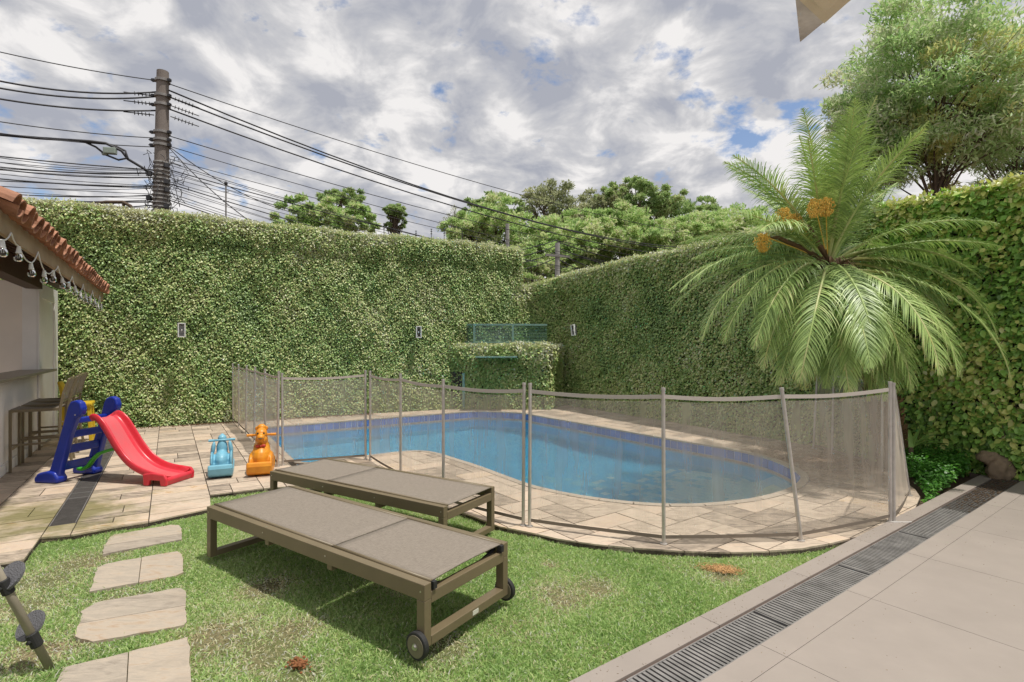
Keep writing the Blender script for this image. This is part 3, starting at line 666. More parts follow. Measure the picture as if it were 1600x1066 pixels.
# left drain
trL = empty('drain_grate', (0, 0, 0), label='dark narrow drain grate running through the stone paving under the slide', cat='drain grate')
um = -7.6; segs = [(-5.36, -6.22), (-6.24, -6.42), (-6.44, -6.62), (-6.64, -7.42), (-7.44, -8.3), (-8.32, -9.3), (-9.32, -10.9)]
mb = MB(); mb.prism(uvp(-11.2, -5.362, -.782, -.613), -.05, -.03); mb.build('channel', M['channel'], trL)
mb = MB()
for vv in (-.776, -.619): mb.bar(UV(-11.0, vv, -.008), UV(-5.365, vv, -.008), .006, .02)
mb.build('frame', M['grate'], trL)
ub = MB(); ub.box((0, 0, 0), (.008, .146, .014), 0); ub_me = ub.mesh('bar', M['grate_dark']); ua = math.atan2(Uv.y, Uv.x)
u = -5.375; c_ = 0
for (a, b) in segs:
    u = a-.008
    if a > -6.0:
        while u > b:
            o = link('bar', ub_me, trL); o.location = UV(u, -.6975, -.009); o.rotation_euler = (0, 0, ua); u -= .0135*1.25
    else:
        mb = MB()
        while u > b+.006: mb.box(UV(u, -.6975, -.009), (.0125, .146, .014), ua); u -= .0165
        mb.build('mesh_bars', M['grate_dark'], trL)['kind'] = 'stuff'
    mb = MB(); mb.box(UV(b-.01, -.6975, -.007), (.008, .15, .016), ua); mb.build('cross_bar', M['grate'], trL)

# ================================================================== LAWN
steps_px = [
 [(160, 866), (163, 852), (174, 836), (267, 820), (280, 820.5), (284, 826), (284, 842.7)],
 [(141, 924), (146, 905), (152, 887), (167, 880.6), (276, 861), (285, 867), (286.5, 894), (276, 899)],
 [(116.5, 994), (129, 955), (149.5, 941), (282, 918), (290, 922.5), (291.5, 971), (285, 977), (147, 1002)],
 [(66, 1120), (88, 1072), (98, 1043), (201, 1018.6), (293, 996), (295, 1000), (300, 1066), (303, 1110)]]
LZ = -.045
stone_polys = []
def rough(poly, step=.035, amp=.003):
    out = []
    for i in range(len(poly)):
        a = Vector(poly[i]); b = Vector(poly[(i+1) % len(poly)]); m = max(1, int((b-a).length/step))
        for k in range(m): q = a.lerp(b, k/m); out.append((q.x+random.gauss(0, amp), q.y+random.gauss(0, amp)))
    return out
cuts = [((160, 851), (284, 832)), None, ((127, 971), (290, 943.5)), None]
vcuts = [None, ((221, 871), (216, 912)), None, ((201, 1015), (195, 1120))]
slab = ['narrow stepping stone slab in the lawn nearest the stone paving, furthest from the viewer', 'stepping stone slab split across its short side, second from the paving', 'pale grey stepping stone slab with one long joint, third from the paving', 'large stepping stone slab at the bottom edge of the photo']
for k, px in enumerate(steps_px):
    poly = rough([tuple(G(x, y, -.028)[:2]) for x, y in px]); stone_polys.append(poly)
    e = empty('stepping_stone', (0, 0, 0), label=slab[k], cat='stepping stone', group='stepping stones across the lawn')
    a, b = cuts[k] or vcuts[k]; a = G(*a, -.02); b = G(*b, -.02); d = (b-a).normalized(); a = a-d*3; b = b+d*3; nn = Vector((-d.y, d.x, 0))
    for sgn in (1, -1):
        half = [tuple((a+nn*sgn*.002)[:2]), tuple((b+nn*sgn*.002)[:2]), tuple((b+nn*sgn*4)[:2]), tuple((a+nn*sgn*4)[:2])]
        vs, tr = clip(poly, half, [])
        if tr:
            mb = MB(); tri_prism(mb, vs, tr, -.055, -.0285); mb.build('slab', M['step'], e, recalc=False)
lawn_poly = [(-4.6, 1.0), (-1.0, -.5), tuple(TS(-3.2, 0)[:2]), tuple(TS(3.4, 0)[:2])]+list(reversed(front))+list(reversed(left_front))
# sampling
def np_in(P, X, Y):
    c = np.zeros(len(X), bool); j = len(P)-1
    for i in range(len(P)):
        cond = ((P[i][1] > Y) != (P[j][1] > Y)); den = (P[j][1]-P[i][1]) or 1e-9
        c ^= cond & (X < (P[j][0]-P[i][0])*(Y-P[i][1])/den+P[i][0]); j = i
    return c
X = rng.uniform(-4.3, 3.2, 1500000); Y = rng.uniform(1.7, 5.6, 1500000)
ok = np_in(lawn_poly, X, Y) & (np.abs(X) < Y*1.05+.3)
for sp_ in stone_polys: ok &= ~np_in(offset(sp_, -.006), X, Y)
X = X[ok]; Y = Y[ok]
bare = [(3.35, 2.65, 0, 0)]
patches = [G(340, 985), G(455, 975), G(420, 1010), G(870, 915), G(885, 925), G(470, 1040), G(60, 900), G(130, 870), G(215, 885), G(30, 940), G(195, 930), G(55, 1010), G(700, 1000), G(640, 900), G(420, 905), G(1130, 890), G(860, 872), G(930, 905)]
prad = [.20, .16, .16, .14, .12, .12, .26, .2, .22, .25, .2, .2, .13, .14, .15, .10, .06, .12]
bareness = np.zeros(len(X))
for p, r_ in zip(patches, prad):
    d2 = ((X-p.x)**2+(Y-p.y)**2)/r_**2; bareness = np.maximum(bareness, np.exp(-d2*.9))
ln_ = lump(X*1.6, Y*1.6, 1.0)+.5*lump(X*6, Y*6)
bareness = np.clip(bareness*1.0+ln_*.16, 0, 1)
keep = rng.random(len(X)) > np.clip(bareness*1.0-.05, 0, .86)
keep &= rng.random(len(X)) < np.clip(1.25-.16*(Y-2), .5, 1.0)*.85
X, Y, bareness = X[keep], Y[keep], bareness[keep]; nG = len(X)
az_ = rng.uniform(0, 2*np.pi, nG); el = rng.uniform(.25, 1.3, nG)
D = np.stack([np.cos(az_)*np.cos(el), np.sin(az_)*np.cos(el), np.sin(el)], 1)
hgt = rng.uniform(.016, .038, nG)*(1+.4*lump(X*3, Y*3))*(1-.35*bareness)
tall = rng.random(nG) < .008; hgt[tall] *= 1.7
pos = np.stack([X, Y, np.full(nG, LZ-.004)], 1)
side = unit(np.cross(D, rnd_dir(nG))); wv = rng.uniform(.0015, .0030, nG)[:, None]
mid = pos+D*hgt[:, None]*.6; tip = pos+D*hgt[:, None]+np.stack([D[:, 0], D[:, 1], -.6*np.ones(nG)], 1)*hgt[:, None]*.25
v = np.stack([pos-side*wv, pos+side*wv, mid+side*wv*.8, mid-side*wv*.8, tip], 1).reshape(-1, 3)
f = (np.array([[0, 1, 2], [0, 2, 3], [3, 2, 4]])[None]+(np.arange(nG)*5)[:, None, None]).reshape(-1, 3)
tint = np.where(rng.random(nG) < .10+.75*bareness, .45, -.06)
gr = raw_mesh('lawn_grass', v, f, GRASS, None, np.repeat(tint, 5)); tag(gr, 'short green lawn with dry straw patches between paving and terrace', 'grass', kind='stuff')
# thatch bed
def thatch():
    m = bpy.data.materials.new('thatch'); m.use_nodes = True; nt = m.node_tree; N = nt.nodes.new; L = nt.links.new
    b = nt.nodes['Principled BSDF']; b.inputs['Roughness'].default_value = .95
    geo = N('ShaderNodeNewGeometry'); a = N('ShaderNodeTexNoise'); a.inputs['Scale'].default_value = 60; a.inputs['Detail'].default_value = 6; L(geo.outputs['Position'], a.inputs[0])
    c = N('ShaderNodeTexNoise'); c.inputs['Scale'].default_value = 1.6; c.inputs['Detail'].default_value = 5; L(geo.outputs['Position'], c.inputs[0])
    r = N('ShaderNodeValToRGB'); r.color_ramp.elements[0].position = .35; r.color_ramp.elements[0].color = (.10, .085, .04, 1); r.color_ramp.elements[1].position = .65; r.color_ramp.elements[1].color = (.30, .235, .13, 1)
    L(a.outputs[0], r.inputs[0]); x = N('ShaderNodeMix'); x.data_type = 'RGBA'; rr = N('ShaderNodeMapRange'); rr.inputs[1].default_value = .4; rr.inputs[2].default_value = .6; L(c.outputs[0], rr.inputs[0]); L(rr.outputs[0], x.inputs[0])
    L(r.outputs[0], x.inputs[6]); x.inputs[7].default_value = (.12, .14, .045, 1); L(x.outputs[2], b.inputs['Base Color'])
    bp = N('ShaderNodeBump'); bp.inputs['Distance'].default_value = .02; L(a.outputs[0], bp.inputs['Height']); L(bp.outputs[0], b.inputs['Normal']); return m
flat_sheet('lawn_bed', lawn_poly, [], LZ-.002, thatch())
# sandy sawdust patch and an orange lump
mb = MB(); pc = G(1128, 889, -.03)
for k in range(1500):
    a = random.gauss(0, 1); b = random.gauss(0, 1); p = pc+Vector((a*.055-b*.0, b*.03-a*.012, 0)); q = random.uniform(.002, .005)
    mb.ell((p.x, p.y, LZ+.012+random.uniform(0, .01)), (q, q, q*.6), nu=4, nv=3)
tag(mb.build('sawdust', mat('sawdust', (.50, .30, .13), .9, island=.3)), 'pile of orange sawdust scattered on the grass near the pool deck edge', 'sawdust', kind='stuff')
mb = MB()
for k in range(120): q = random.uniform(.003, .009); mb.ell(G(466+random.gauss(0, 7), 1037+random.gauss(0, 4), -.03)+Vector((0, 0, random.uniform(-.006, .010))), (q, q*.8, q*.7), nu=6, nv=4)
tag(mb.build('clay_lump', mat('clay', (.30, .12, .045), .9, var=1, scale=40, dark=.5)), 'crumbled orange clay lump on the grass at the front of the lawn', 'clay')

# ================================================================== HEDGE WALLS
def ivy_wall(name, path, heights, label, per_m2, size, material, thick=.16, near_objs=0, cat='hedge wall', toptint=.30, topz=None, bottom=-.03):
    """path: list of (x,y) of the leafy face, ordered so that the garden lies to the right of the walk"""
    e = empty(name, (0, 0, 0), label=label, cat=cat)
    P = [Vector(p) for p in path]; cum = [0]
    for a, b in zip(P[:-1], P[1:]): cum.append(cum[-1]+(b-a).length)
    Ltot = cum[-1]; PX = np.array([p.x for p in P]); PY = np.array([p.y for p in P]); CU = np.array(cum); HT = np.array(heights)
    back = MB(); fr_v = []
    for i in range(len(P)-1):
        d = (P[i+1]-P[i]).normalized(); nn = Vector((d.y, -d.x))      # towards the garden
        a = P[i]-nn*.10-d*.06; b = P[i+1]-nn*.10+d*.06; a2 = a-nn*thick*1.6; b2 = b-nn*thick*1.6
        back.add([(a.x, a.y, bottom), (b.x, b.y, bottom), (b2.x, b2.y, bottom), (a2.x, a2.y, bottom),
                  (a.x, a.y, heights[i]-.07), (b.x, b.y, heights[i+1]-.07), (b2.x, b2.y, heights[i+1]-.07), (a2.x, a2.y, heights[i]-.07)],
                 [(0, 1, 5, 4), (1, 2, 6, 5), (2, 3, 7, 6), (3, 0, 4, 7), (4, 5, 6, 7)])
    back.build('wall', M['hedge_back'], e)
    nF = int(Ltot*np.mean(HT)*per_m2); s = rng.uniform(0, Ltot, nF); hh = np.interp(s, CU, HT); z = bottom+(hh-bottom)*rng.random(nF)
    x = np.interp(s, CU, PX); y = np.interp(s, CU, PY); idx = np.clip(np.searchsorted(CU, s, side='right')-1, 0, len(P)-2)
    dx = np.diff(PX); dy = np.diff(PY); ll = np.hypot(dx, dy); tx, ty = (dx/ll)[idx], (dy/ll)[idx]; nx, ny = ty, -tx
    dep = .03*lump(s, z, 1.0)+.016*lump(s*3, z*3)+rng.uniform(-.055, .018, nF)
    # bulging crown
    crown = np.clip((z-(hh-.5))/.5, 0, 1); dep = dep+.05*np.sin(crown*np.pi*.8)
    zz = z+.025*lump(s*2, s*1.3+3)
    pos = np.stack([x+nx*dep, y+ny*dep, zz], 1); nrm = np.stack([nx, ny, np.full(nF, .95)], 1)+rng.normal(size=(nF, 3))*.42
    dr = np.stack([tx, ty, np.zeros(nF)], 1)*rng.normal(size=(nF, 1))*.7+np.array([0, 0, -1.0])*rng.uniform(.1, 1.2, (nF, 1))+np.stack([nx, ny, np.zeros(nF)], 1)*rng.uniform(.1, .7, (nF, 1))
    sz = size*rng.uniform(.55, 1.3, nF)*(1+.3*crown)
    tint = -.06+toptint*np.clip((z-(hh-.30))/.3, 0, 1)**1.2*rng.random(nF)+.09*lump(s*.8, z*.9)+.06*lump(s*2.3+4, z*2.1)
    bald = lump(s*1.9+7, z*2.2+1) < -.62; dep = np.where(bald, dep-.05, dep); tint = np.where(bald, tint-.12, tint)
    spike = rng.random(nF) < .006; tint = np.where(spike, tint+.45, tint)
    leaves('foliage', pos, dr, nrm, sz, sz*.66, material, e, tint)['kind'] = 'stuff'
    # top
    nT = int(Ltot*(thick*1.6+.15)*per_m2*1.2); s = rng.uniform(0, Ltot, nT); hh = np.interp(s, CU, HT); dep = rng.uniform(-thick*1.6-.15, .08, nT)
    x = np.interp(s, CU, PX); y = np.interp(s, CU, PY); idx = np.clip(np.searchsorted(CU, s, side='right')-1, 0, len(P)-2); tx, ty = (dx/ll)[idx], (dy/ll)[idx]; nx, ny = ty, -tx
    pos = np.stack([x+nx*dep, y+ny*dep, hh+.045*lump(s*1.7, dep*4)+.03*lump(s*7, dep*9)+rng.uniform(-.06, .03, nT)], 1)
    stray = rng.random(nT) < .05; pos[stray, 2] += rng.uniform(.0, .10, stray.sum())**1.0*(.6+.6*lump(s[stray]*3, s[stray]*5))
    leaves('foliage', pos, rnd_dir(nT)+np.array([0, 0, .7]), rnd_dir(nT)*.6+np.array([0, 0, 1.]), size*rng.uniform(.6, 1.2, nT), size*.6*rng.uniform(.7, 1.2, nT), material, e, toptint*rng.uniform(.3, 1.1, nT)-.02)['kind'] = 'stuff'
    # both ends
    for (p, q, hE) in ((P[0], P[1], heights[0]), (P[-1], P[-2], heights[-1])):
        d = (p-q).normalized(); nn = Vector((d.y, -d.x)); sgn = 1 if p == P[-1] else -1; nn = nn*sgn
        nE = int((thick*1.6+.1)*hE*per_m2); dep = rng.uniform(-thick*1.6-.1, .03, nE); z = bottom+(hE-bottom)*rng.random(nE)
        o_ = .02+.04*lump(z*2, dep*5)+rng.uniform(-.05, .02, nE)
        pos = np.stack([p.x+nn.x*dep+d.x*o_, p.y+nn.y*dep+d.y*o_, z], 1)
        leaves('foliage', pos, np.array([0, 0, -1.])+rnd_dir(nE)*.8, np.array([d.x, d.y, .4])+rnd_dir(nE)*.5, size*rng.uniform(.6, 1.2, nE), size*.62, material, e, rng.uniform(-.1, .2, nE))['kind'] = 'stuff'
    return e
A = [(-8.7, 7.80), (-7.36, 8.5), (-5.8, 9.24), (-4.9, 9.82), (-2.9, 10.82), (-1.39, 11.50), (.22, 12.42)]
ivy_wall('ivy_wall', A, [3.72, 3.70, 3.70, 3.70, 3.67, 3.69, 3.66], 'long back wall wholly covered by small leaved climbing fig, behind slide and pool', 5400, .041, IVY, toptint=.42)
# ridge steps at its far end: slightly lower block
B = [(-.05, 12.35), (.45, 12.62), (1.15, 12.45), (2.13, 10.97), (3.4, 8.74), (4.2, 7.33), (4.62, 6.60)]
ivy_wall('ivy_wall', B, [2.66, 2.85, 3.02, 3.12, 3.12, 3.12, 3.12], 'lower fig covered wall running from the back corner to behind the palm', 4400, .047, IVY, toptint=.42)
Cc = [(4.55, 6.72), (5.19, 5.60), (5.6, 4.9), (7.2, 2.1)]
big_wall = ivy_wall('ivy_wall', Cc, [3.12, 3.12, 3.13, 3.15], 'glossy large leaved fig covered wall at the right edge of the photo', 2300, .072, BIGIVY, thick=.2, toptint=.25)
# the largest leaves as pieces of their own
lm = []
for k in range(6):
    m_ = MB(); l_, w_2 = .10, .062
    pts = []
    for t, ww in ((0, .02), (.18, .7), (.42, 1.0), (.7, .72), (1, 0.02)):
        dz = -.018*math.sin(t*2.2)*(1+.3*k/3); pts += [(-w_2/2*ww, t*l_, dz+.008*ww), (0, t*l_, dz), (w_2/2*ww, t*l_, dz+.008*ww)]
    fs = []
    for r_ in range(4):
        for c in range(2): a = r_*3+c; fs.append((a, a+1, a+4, a+3))
    m_.add(pts, fs); me = m_.mesh('leaf', BIGIVY, True); a = me.attributes.new('tint', 'FLOAT', 'POINT'); a.data.foreach_set('value', [(-.05, .12, .22, .05, .30, .16)[k]]*len(me.vertices)); lm.append(me)
dirB = (Vector(Cc[1])-Vector(Cc[0])).normalized(); nB = Vector((dirB.y, -dirB.x))
for k in range(290):
    s = random.uniform(.45, 1.75); z = random.uniform(.25, 3.05) if random.random() < .8 else random.uniform(2.6, 3.1)
    p = Vector(Cc[0])+dirB*s+nB*random.uniform(.0, .07)
    o = link('leaf', random.choice(lm), big_wall); o.location = (p.x, p.y, z)
    zax = (Vector((nB.x, nB.y, .8))+Vector((random.gauss(0, .35), random.gauss(0, .35), random.gauss(0, .35)))).normalized()
    y_ = (Vector((random.gauss(0, .6), random.gauss(0, .6), -.9))); y_ = (y_-zax*y_.dot(zax)).normalized(); x_ = y_.cross(zax)
    o.rotation_euler = Matrix((x_, y_, zax)).transposed().to_euler(); o.scale = [random.uniform(.55, 1.0)]*3
vn = MB()
for k in range(34):
    s0 = random.uniform(.3, 2.4); z = random.uniform(0, 2.6); pts = []
    for i in range(7):
        q = Vector(Cc[0])+dirB*s0+nB*random.uniform(-.03, .045); pts.append((q.x, q.y, z)); s0 += random.gauss(0, .06); z = min(3.0, z+random.uniform(.04, .13))
    vn.tube(pts, .004, 4)
vn.build('vine_stems', M['bark'], big_wall, smooth=True)['kind'] = 'stuff'
# corner block with its railing
D_ = [(-1.55, 11.62), (-1.28, 11.52), (.80, 11.45), (1.15, 12.15)]
blk = ivy_wall('ivy_covered_shed', D_, [1.40, 1.40, 1.40, 1.36], 'low fig covered box in the back corner with a green shelf and railing above', 3300, .055, IVY, thick=.5, cat='shed', toptint=.5)
mb = MB(); mb.box((-1.22, 11.56, .42), (.24, .10, .80)); mb.build('doorway_shade', M['channel'], blk); mb = MB(); mb.box((-1.06, 11.50, .40), (.05, .06, .80)); mb.build('door_jamb', M['greenmetal'], blk)  # near-black box: shade of the doorway recess put in as colour, with its green edge
mb = MB(); p = at(743, 558, 11.2); q = at(808, 558, 11.2); mb.box(((p.x+q.x)/2, 11.30, p.z), (q.x-p.x, .42, .028)); mb.build('shelf', M['greenmetal'], blk)
rl = empty('railing', (0, 0, 0), label='green metal and tinted glass railing on top of the fig covered corner box', cat='railing')
rp = [Vector((-1.45, 12.0, 0)), Vector((-.83, 11.56, 0)), Vector((.02, 11.56, 0)), Vector((.78, 11.72, 0))]
z0, z1 = 1.47, 1.86
for a, b in zip(rp[:-1], rp[1:]):
    m_ = MB(); m_.bar((a.x, a.y, z1), (b.x, b.y, z1), .035, .04); m_.bar((a.x, a.y, z0), (b.x, b.y, z0), .03, .035); m_.build('rail', M['greenmetal'], rl)
    for k in range(1, 12): 
        z = z0+(z1-z0)*k/12; m_ = MB(); m_.bar((a.x, a.y+.01, z), (b.x, b.y+.01, z), .006, .008); m_.build('wire', M['greenmetal'], rl)
    m_ = MB(); m_.bar((a.x, a.y+.03, (z0+z1)/2), (b.x, b.y+.03, (z0+z1)/2), .006, z1-z0-.04); m_.build('glass', M['green_glass'], rl)
for p in rp[1:3]:
    m_ = MB(); m_.box((p.x, p.y-.005, (z0+z1)/2-.03), (.045, .04, z1-z0+.1)); m_.build('post', M['greenmetal'], rl)
m_ = MB(); m_.tube([at(773, 533, 11.75), at(786, 510, 11.75)], .012, 6); m_.build('brace', M['alu'], rl)

# wall lamps
def wall_lamp(px, py, Y, rz, label, tilt=0):
    p = at(px, py, Y); e = empty('wall_lamp', p, rot=(0, tilt, rz), label=label, cat='wall lamp', group='white framed lamps on the fig walls')
    w2, h2 = .115, .245
    m_ = MB(); m_.box((0, .03, 0), (w2-.02, .05, h2-.02)); m_.build('housing', M['black'] if False else M['galv'], e)
    m_ = MB()
    for sx in (-1, 1): m_.box((sx*(w2/2-.009), -.012, 0), (.018, .035, h2))
    for sz in (-1, 1): m_.box((0, -.012, sz*(h2/2-.009)), (w2-.036, .035, .018))
    m_.build('frame', M['white_paint'], e, bevel=.002, seg=1)
    m_ = MB(); m_.box((0, -.003, 0), (w2-.036, .004, h2-.036)); m_.build('pane', M['glass'], e)
    m_ = MB(); m_.ell((0, .0, .0), (.014, .010, .022), nu=8, nv=6); m_.build('bulb', M['white_paint'], e, smooth=True)
wall_lamp(284, 516, 9.0, R(27), 'white framed wall lamp on the fig wall above the slide')
wall_lamp(654, 519, 11.05, R(27), 'white framed wall lamp on the back fig wall left of the railing')
wall_lamp(896, 516, 11.55, R(-58), 'white framed wall lamp on the fig wall right of the railing', R(-8))

# ================================================================== PAVILION (bar hut)
hut = empty('bar_hut', (0, 0, 0), label='white walled bar hut with serving counter and clay tile roof at the left edge', cat='hut')
def ubox(name, u0, u1, v0, v1, z0, z1, m, parent=hut, bevel=0):
    mb = MB(); mb.prism(uvp(u0, u1, v0, v1), z0, z1); return mb.build(name, m, parent, bevel=bevel)
ubox('wall', -9.55, -4.6, -1.66, -1.51, -.03, 1.04, M['white_wall'])
ubox('wall', -11.0, -9.55, -1.66, -1.51, -.03, 2.27, M['white_wall'])
ubox('wall', -11.0, -9.56, -3.9, -1.662, -.03, 2.27, M['cream'])
ubox('wall', -11.0, -4.6, -4.05, -3.902, -.03, 2.4, M['cream'])
ubox('floor', -9.55, -4.6, -3.9, -1.662, -.04, -.01, M['cream'])
ubox('wall', -7.3, -4.6, -1.66, -1.51, 1.04, 2.27, M['white_wall'])
ubox('pilaster', -9.75, -9.55, -1.508, -1.485, 0, 2.265, M['white_wall'], bevel=.004)
ubox('pilaster', -10.98, -10.72, -1.508, -1.485, 0, 2.265, M['white_wall'], bevel=.004)
ubox('pilaster', -10.72, -9.75, -1.508, -1.485, 2.06, 2.265, M['white_wall'], bevel=.004)
ubox('plinth', -9.5, -4.6, -1.508, -1.492, 0, .11, M['white_wall'])
ubox('counter_top', -9.78, -4.6, -1.70, -1.33, 1.041, 1.072, M['counter'], bevel=.005)
ubox('lintel', -9.53, -4.6, -1.62, -1.45, 2.17, 2.42, M['timber'])
ubox('beam', -10.6, -9.6, -1.44, -1.30, 2.27, 2.40, M['timber'])
# roof
EV = -.885; slope = math.tan(R(24)); zE = 2.24
def rz_(v): return zE+(EV-v)*slope
mb = MB()
for u0, u1, off, th in ((-10.5, -4.4, .0, .02),):
    vs = [UV(u0, EV, rz_(EV)), UV(u1, EV, rz_(EV)), UV(u1, -3.2, rz_(-3.2)), UV(u0, -3.2, rz_(-3.2))]
    mb.add([tuple(p) for p in vs]+[tuple(p+Vector((0, 0, .02))) for p in vs], [(0, 1, 2, 3), (7, 6, 5, 4), (0, 4, 5, 1), (1, 5, 6, 2), (2, 6, 7, 3), (3, 7, 4, 0)])
mb.build('roof_deck', M['timber'], hut)
u = -10.45
while u < -4.4:
    mb = MB(); mb.bar(UV(u, EV-.03, rz_(EV-.03)-.05), UV(u, -3.1, rz_(-3.1)-.05), .05, .085); mb.build('rafter', M['timber'], hut); u += .42
for vb in np.arange(-3.0, -1.0, .17):
    mb = MB(); mb.bar(UV(-10.48, vb, rz_(vb)-.006), UV(-4.4, vb, rz_(vb)-.006), .02, .012); mb.build('batten', M['fascia'], hut)
mb = MB(); mb.bar(UV(-10.52, EV, 2.17), UV(-4.4, EV, 2.17), .03, .14); mb.build('fascia', M['fascia'], hut, bevel=.004)
# tiles: half-round channels and covers, two courses at the eave, more up the slope
def half_tile(r0, r1, ln, up):
    m_ = MB(); n_ = 8; vs = []
    for j, (t, r_) in enumerate(((0, r0), (1, r1))):
        for th in (0, .013):
            for i in range(n_+1):
                a = math.pi*i/n_; rr = r_-th; vs.append((math.cos(a)*rr, t*ln, (1 if up else -1)*math.sin(a)*rr*.85))
    k = n_+1; fs = []
    for i in range(n_):
        fs += [(i, i+1, 2*k+i+1, 2*k+i), (k+i+1, k+i, 3*k+i, 3*k+i+1), (i, k+i, k+i+1, i+1), (2*k+i, 2*k+i+1, 3*k+i+1, 3*k+i)]
    fs += [(0, 2*k, 3*k, k), (n_, k+n_, 3*k+n_, 2*k+n_)]
    m_.add(vs, fs); o = m_.mesh('roof_tile', M['rooftile'], False); return o
cover = half_tile(.088, .070, .44, True); channel = half_tile(.080, .095, .44, False)
rotz = math.atan2(-Vv.y, -Vv.x)-math.pi/2; sl_a = R(24)
pitch_u = .185
for course in range(4):
    vv = EV+.10-course*.34; u = -10.42
    while u < -4.4:
        jit = random.uniform(-.012, .012)
        o = link('roof_tile', channel, hut); o.location = UV(u, vv+jit, rz_(vv)+.075+.018*course*0); o.rotation_euler = (sl_a-R(3), random.uniform(-.03, .03), rotz)
        o = link('roof_tile', cover, hut); o.location = UV(u+pitch_u/2, vv-.015+jit, rz_(vv)+.078); o.rotation_euler = (sl_a-R(2), random.uniform(-.04, .04), rotz+random.uniform(-.02, .02))
        u += pitch_u
# string lights
st = empty('string_light', (0, 0, 0), label='string of clear glass bulbs hanging along the hut eave', cat='string lights')
bp_ = [(-28, 372), (4, 394), (29, 402), (49, 426.6), (69, 437), (83, 436), (97.5, 446), (107.5, 452), (117.6, 457.5), (125.5, 466), (134, 469), (141, 472), (148, 475.6), (153, 482.7), (158, 482.7)]
def on_v(px, py, v=-.855):
    k = (px-800)/F; Y_ = v/(k*.837+.547); return Vector((k*Y_, Y_, H-(py-HY)*Y_/F))
glb = MB(); 
prof = [(.004, .0), (.016, -.006), (.026, -.022), (.031, -.040), (.028, -.056), (.016, -.068), (.0, -.071)]
bulb = MB(); nn_ = 12
for r_, z in prof[:-1]:
    bulb.v += [(r_*math.cos(2*math.pi*k/nn_), r_*math.sin(2*math.pi*k/nn_), z) for k in range(nn_)]
bulb.v.append((0, 0, prof[-1][1]))
for j in range(len(prof)-2):
    for k in range(nn_): bulb.f.append((j*nn_+k, j*nn_+(k+1) % nn_, (j+1)*nn_+(k+1) % nn_, (j+1)*nn_+k))
for k in range(nn_): bulb.f.append(((len(prof)-2)*nn_+k, (len(prof)-2)*nn_+(k+1) % nn_, len(bulb.v)-1))
bulb.m = [0]*len(bulb.f); bulb.v = [(x*.85, y*.85, z*.88) for x, y, z in bulb.v]; bulb_me = bulb.mesh('bulb', M['glass'], True)
sk = MB(); sk.tube([(0, 0, .045), (0, 0, .0)], [.010, .0155], 10); sk.tube([(0, 0, .0), (0, 0, -.004)], [.017, .017], 10); sk_me = sk.mesh('socket', M['white_paint'])
fm = MB(); fm.tube([(-.008, 0, -.005), (-.006, 0, -.035), (.006, 0, -.035), (.008, 0, -.005)], .0022, 5); fm_me = fm.mesh('filament', M['steel'])
prev = None; cable = MB(); pts = []
for i, (px, py) in enumerate(bp_):
    p = on_v(px, py); top = p+Vector((0, 0, .075))
    b_ = link('bulb', bulb_me, st); b_.location = p+Vector((0, 0, .03)); b_.rotation_euler = (random.uniform(-.1, .1), random.uniform(-.1, .1), 0)
    s_ = link('socket', sk_me, b_); f_ = link('filament', fm_me, b_)
    if prev is not None:
        if i % 2 == 0:
            hook = (prev+top)/2; hook.z = max(2.13, hook.z+.06); m_ = hook
            for a, b in ((prev, m_), (m_, top)): pts += [a.lerp(b, t)-Vector((0, 0, .02*math.sin(math.pi*t))) for t in (0, .33, .66)]
        else: pts += [prev.lerp(top, t)-Vector((0, 0, .03*math.sin(math.pi*t))) for t in (0, .25, .5, .75)]
    prev = top
pts.append(prev); cable.tube(pts, .0045, 6); cable.build('cord', M['white_paint'], st, smooth=True)

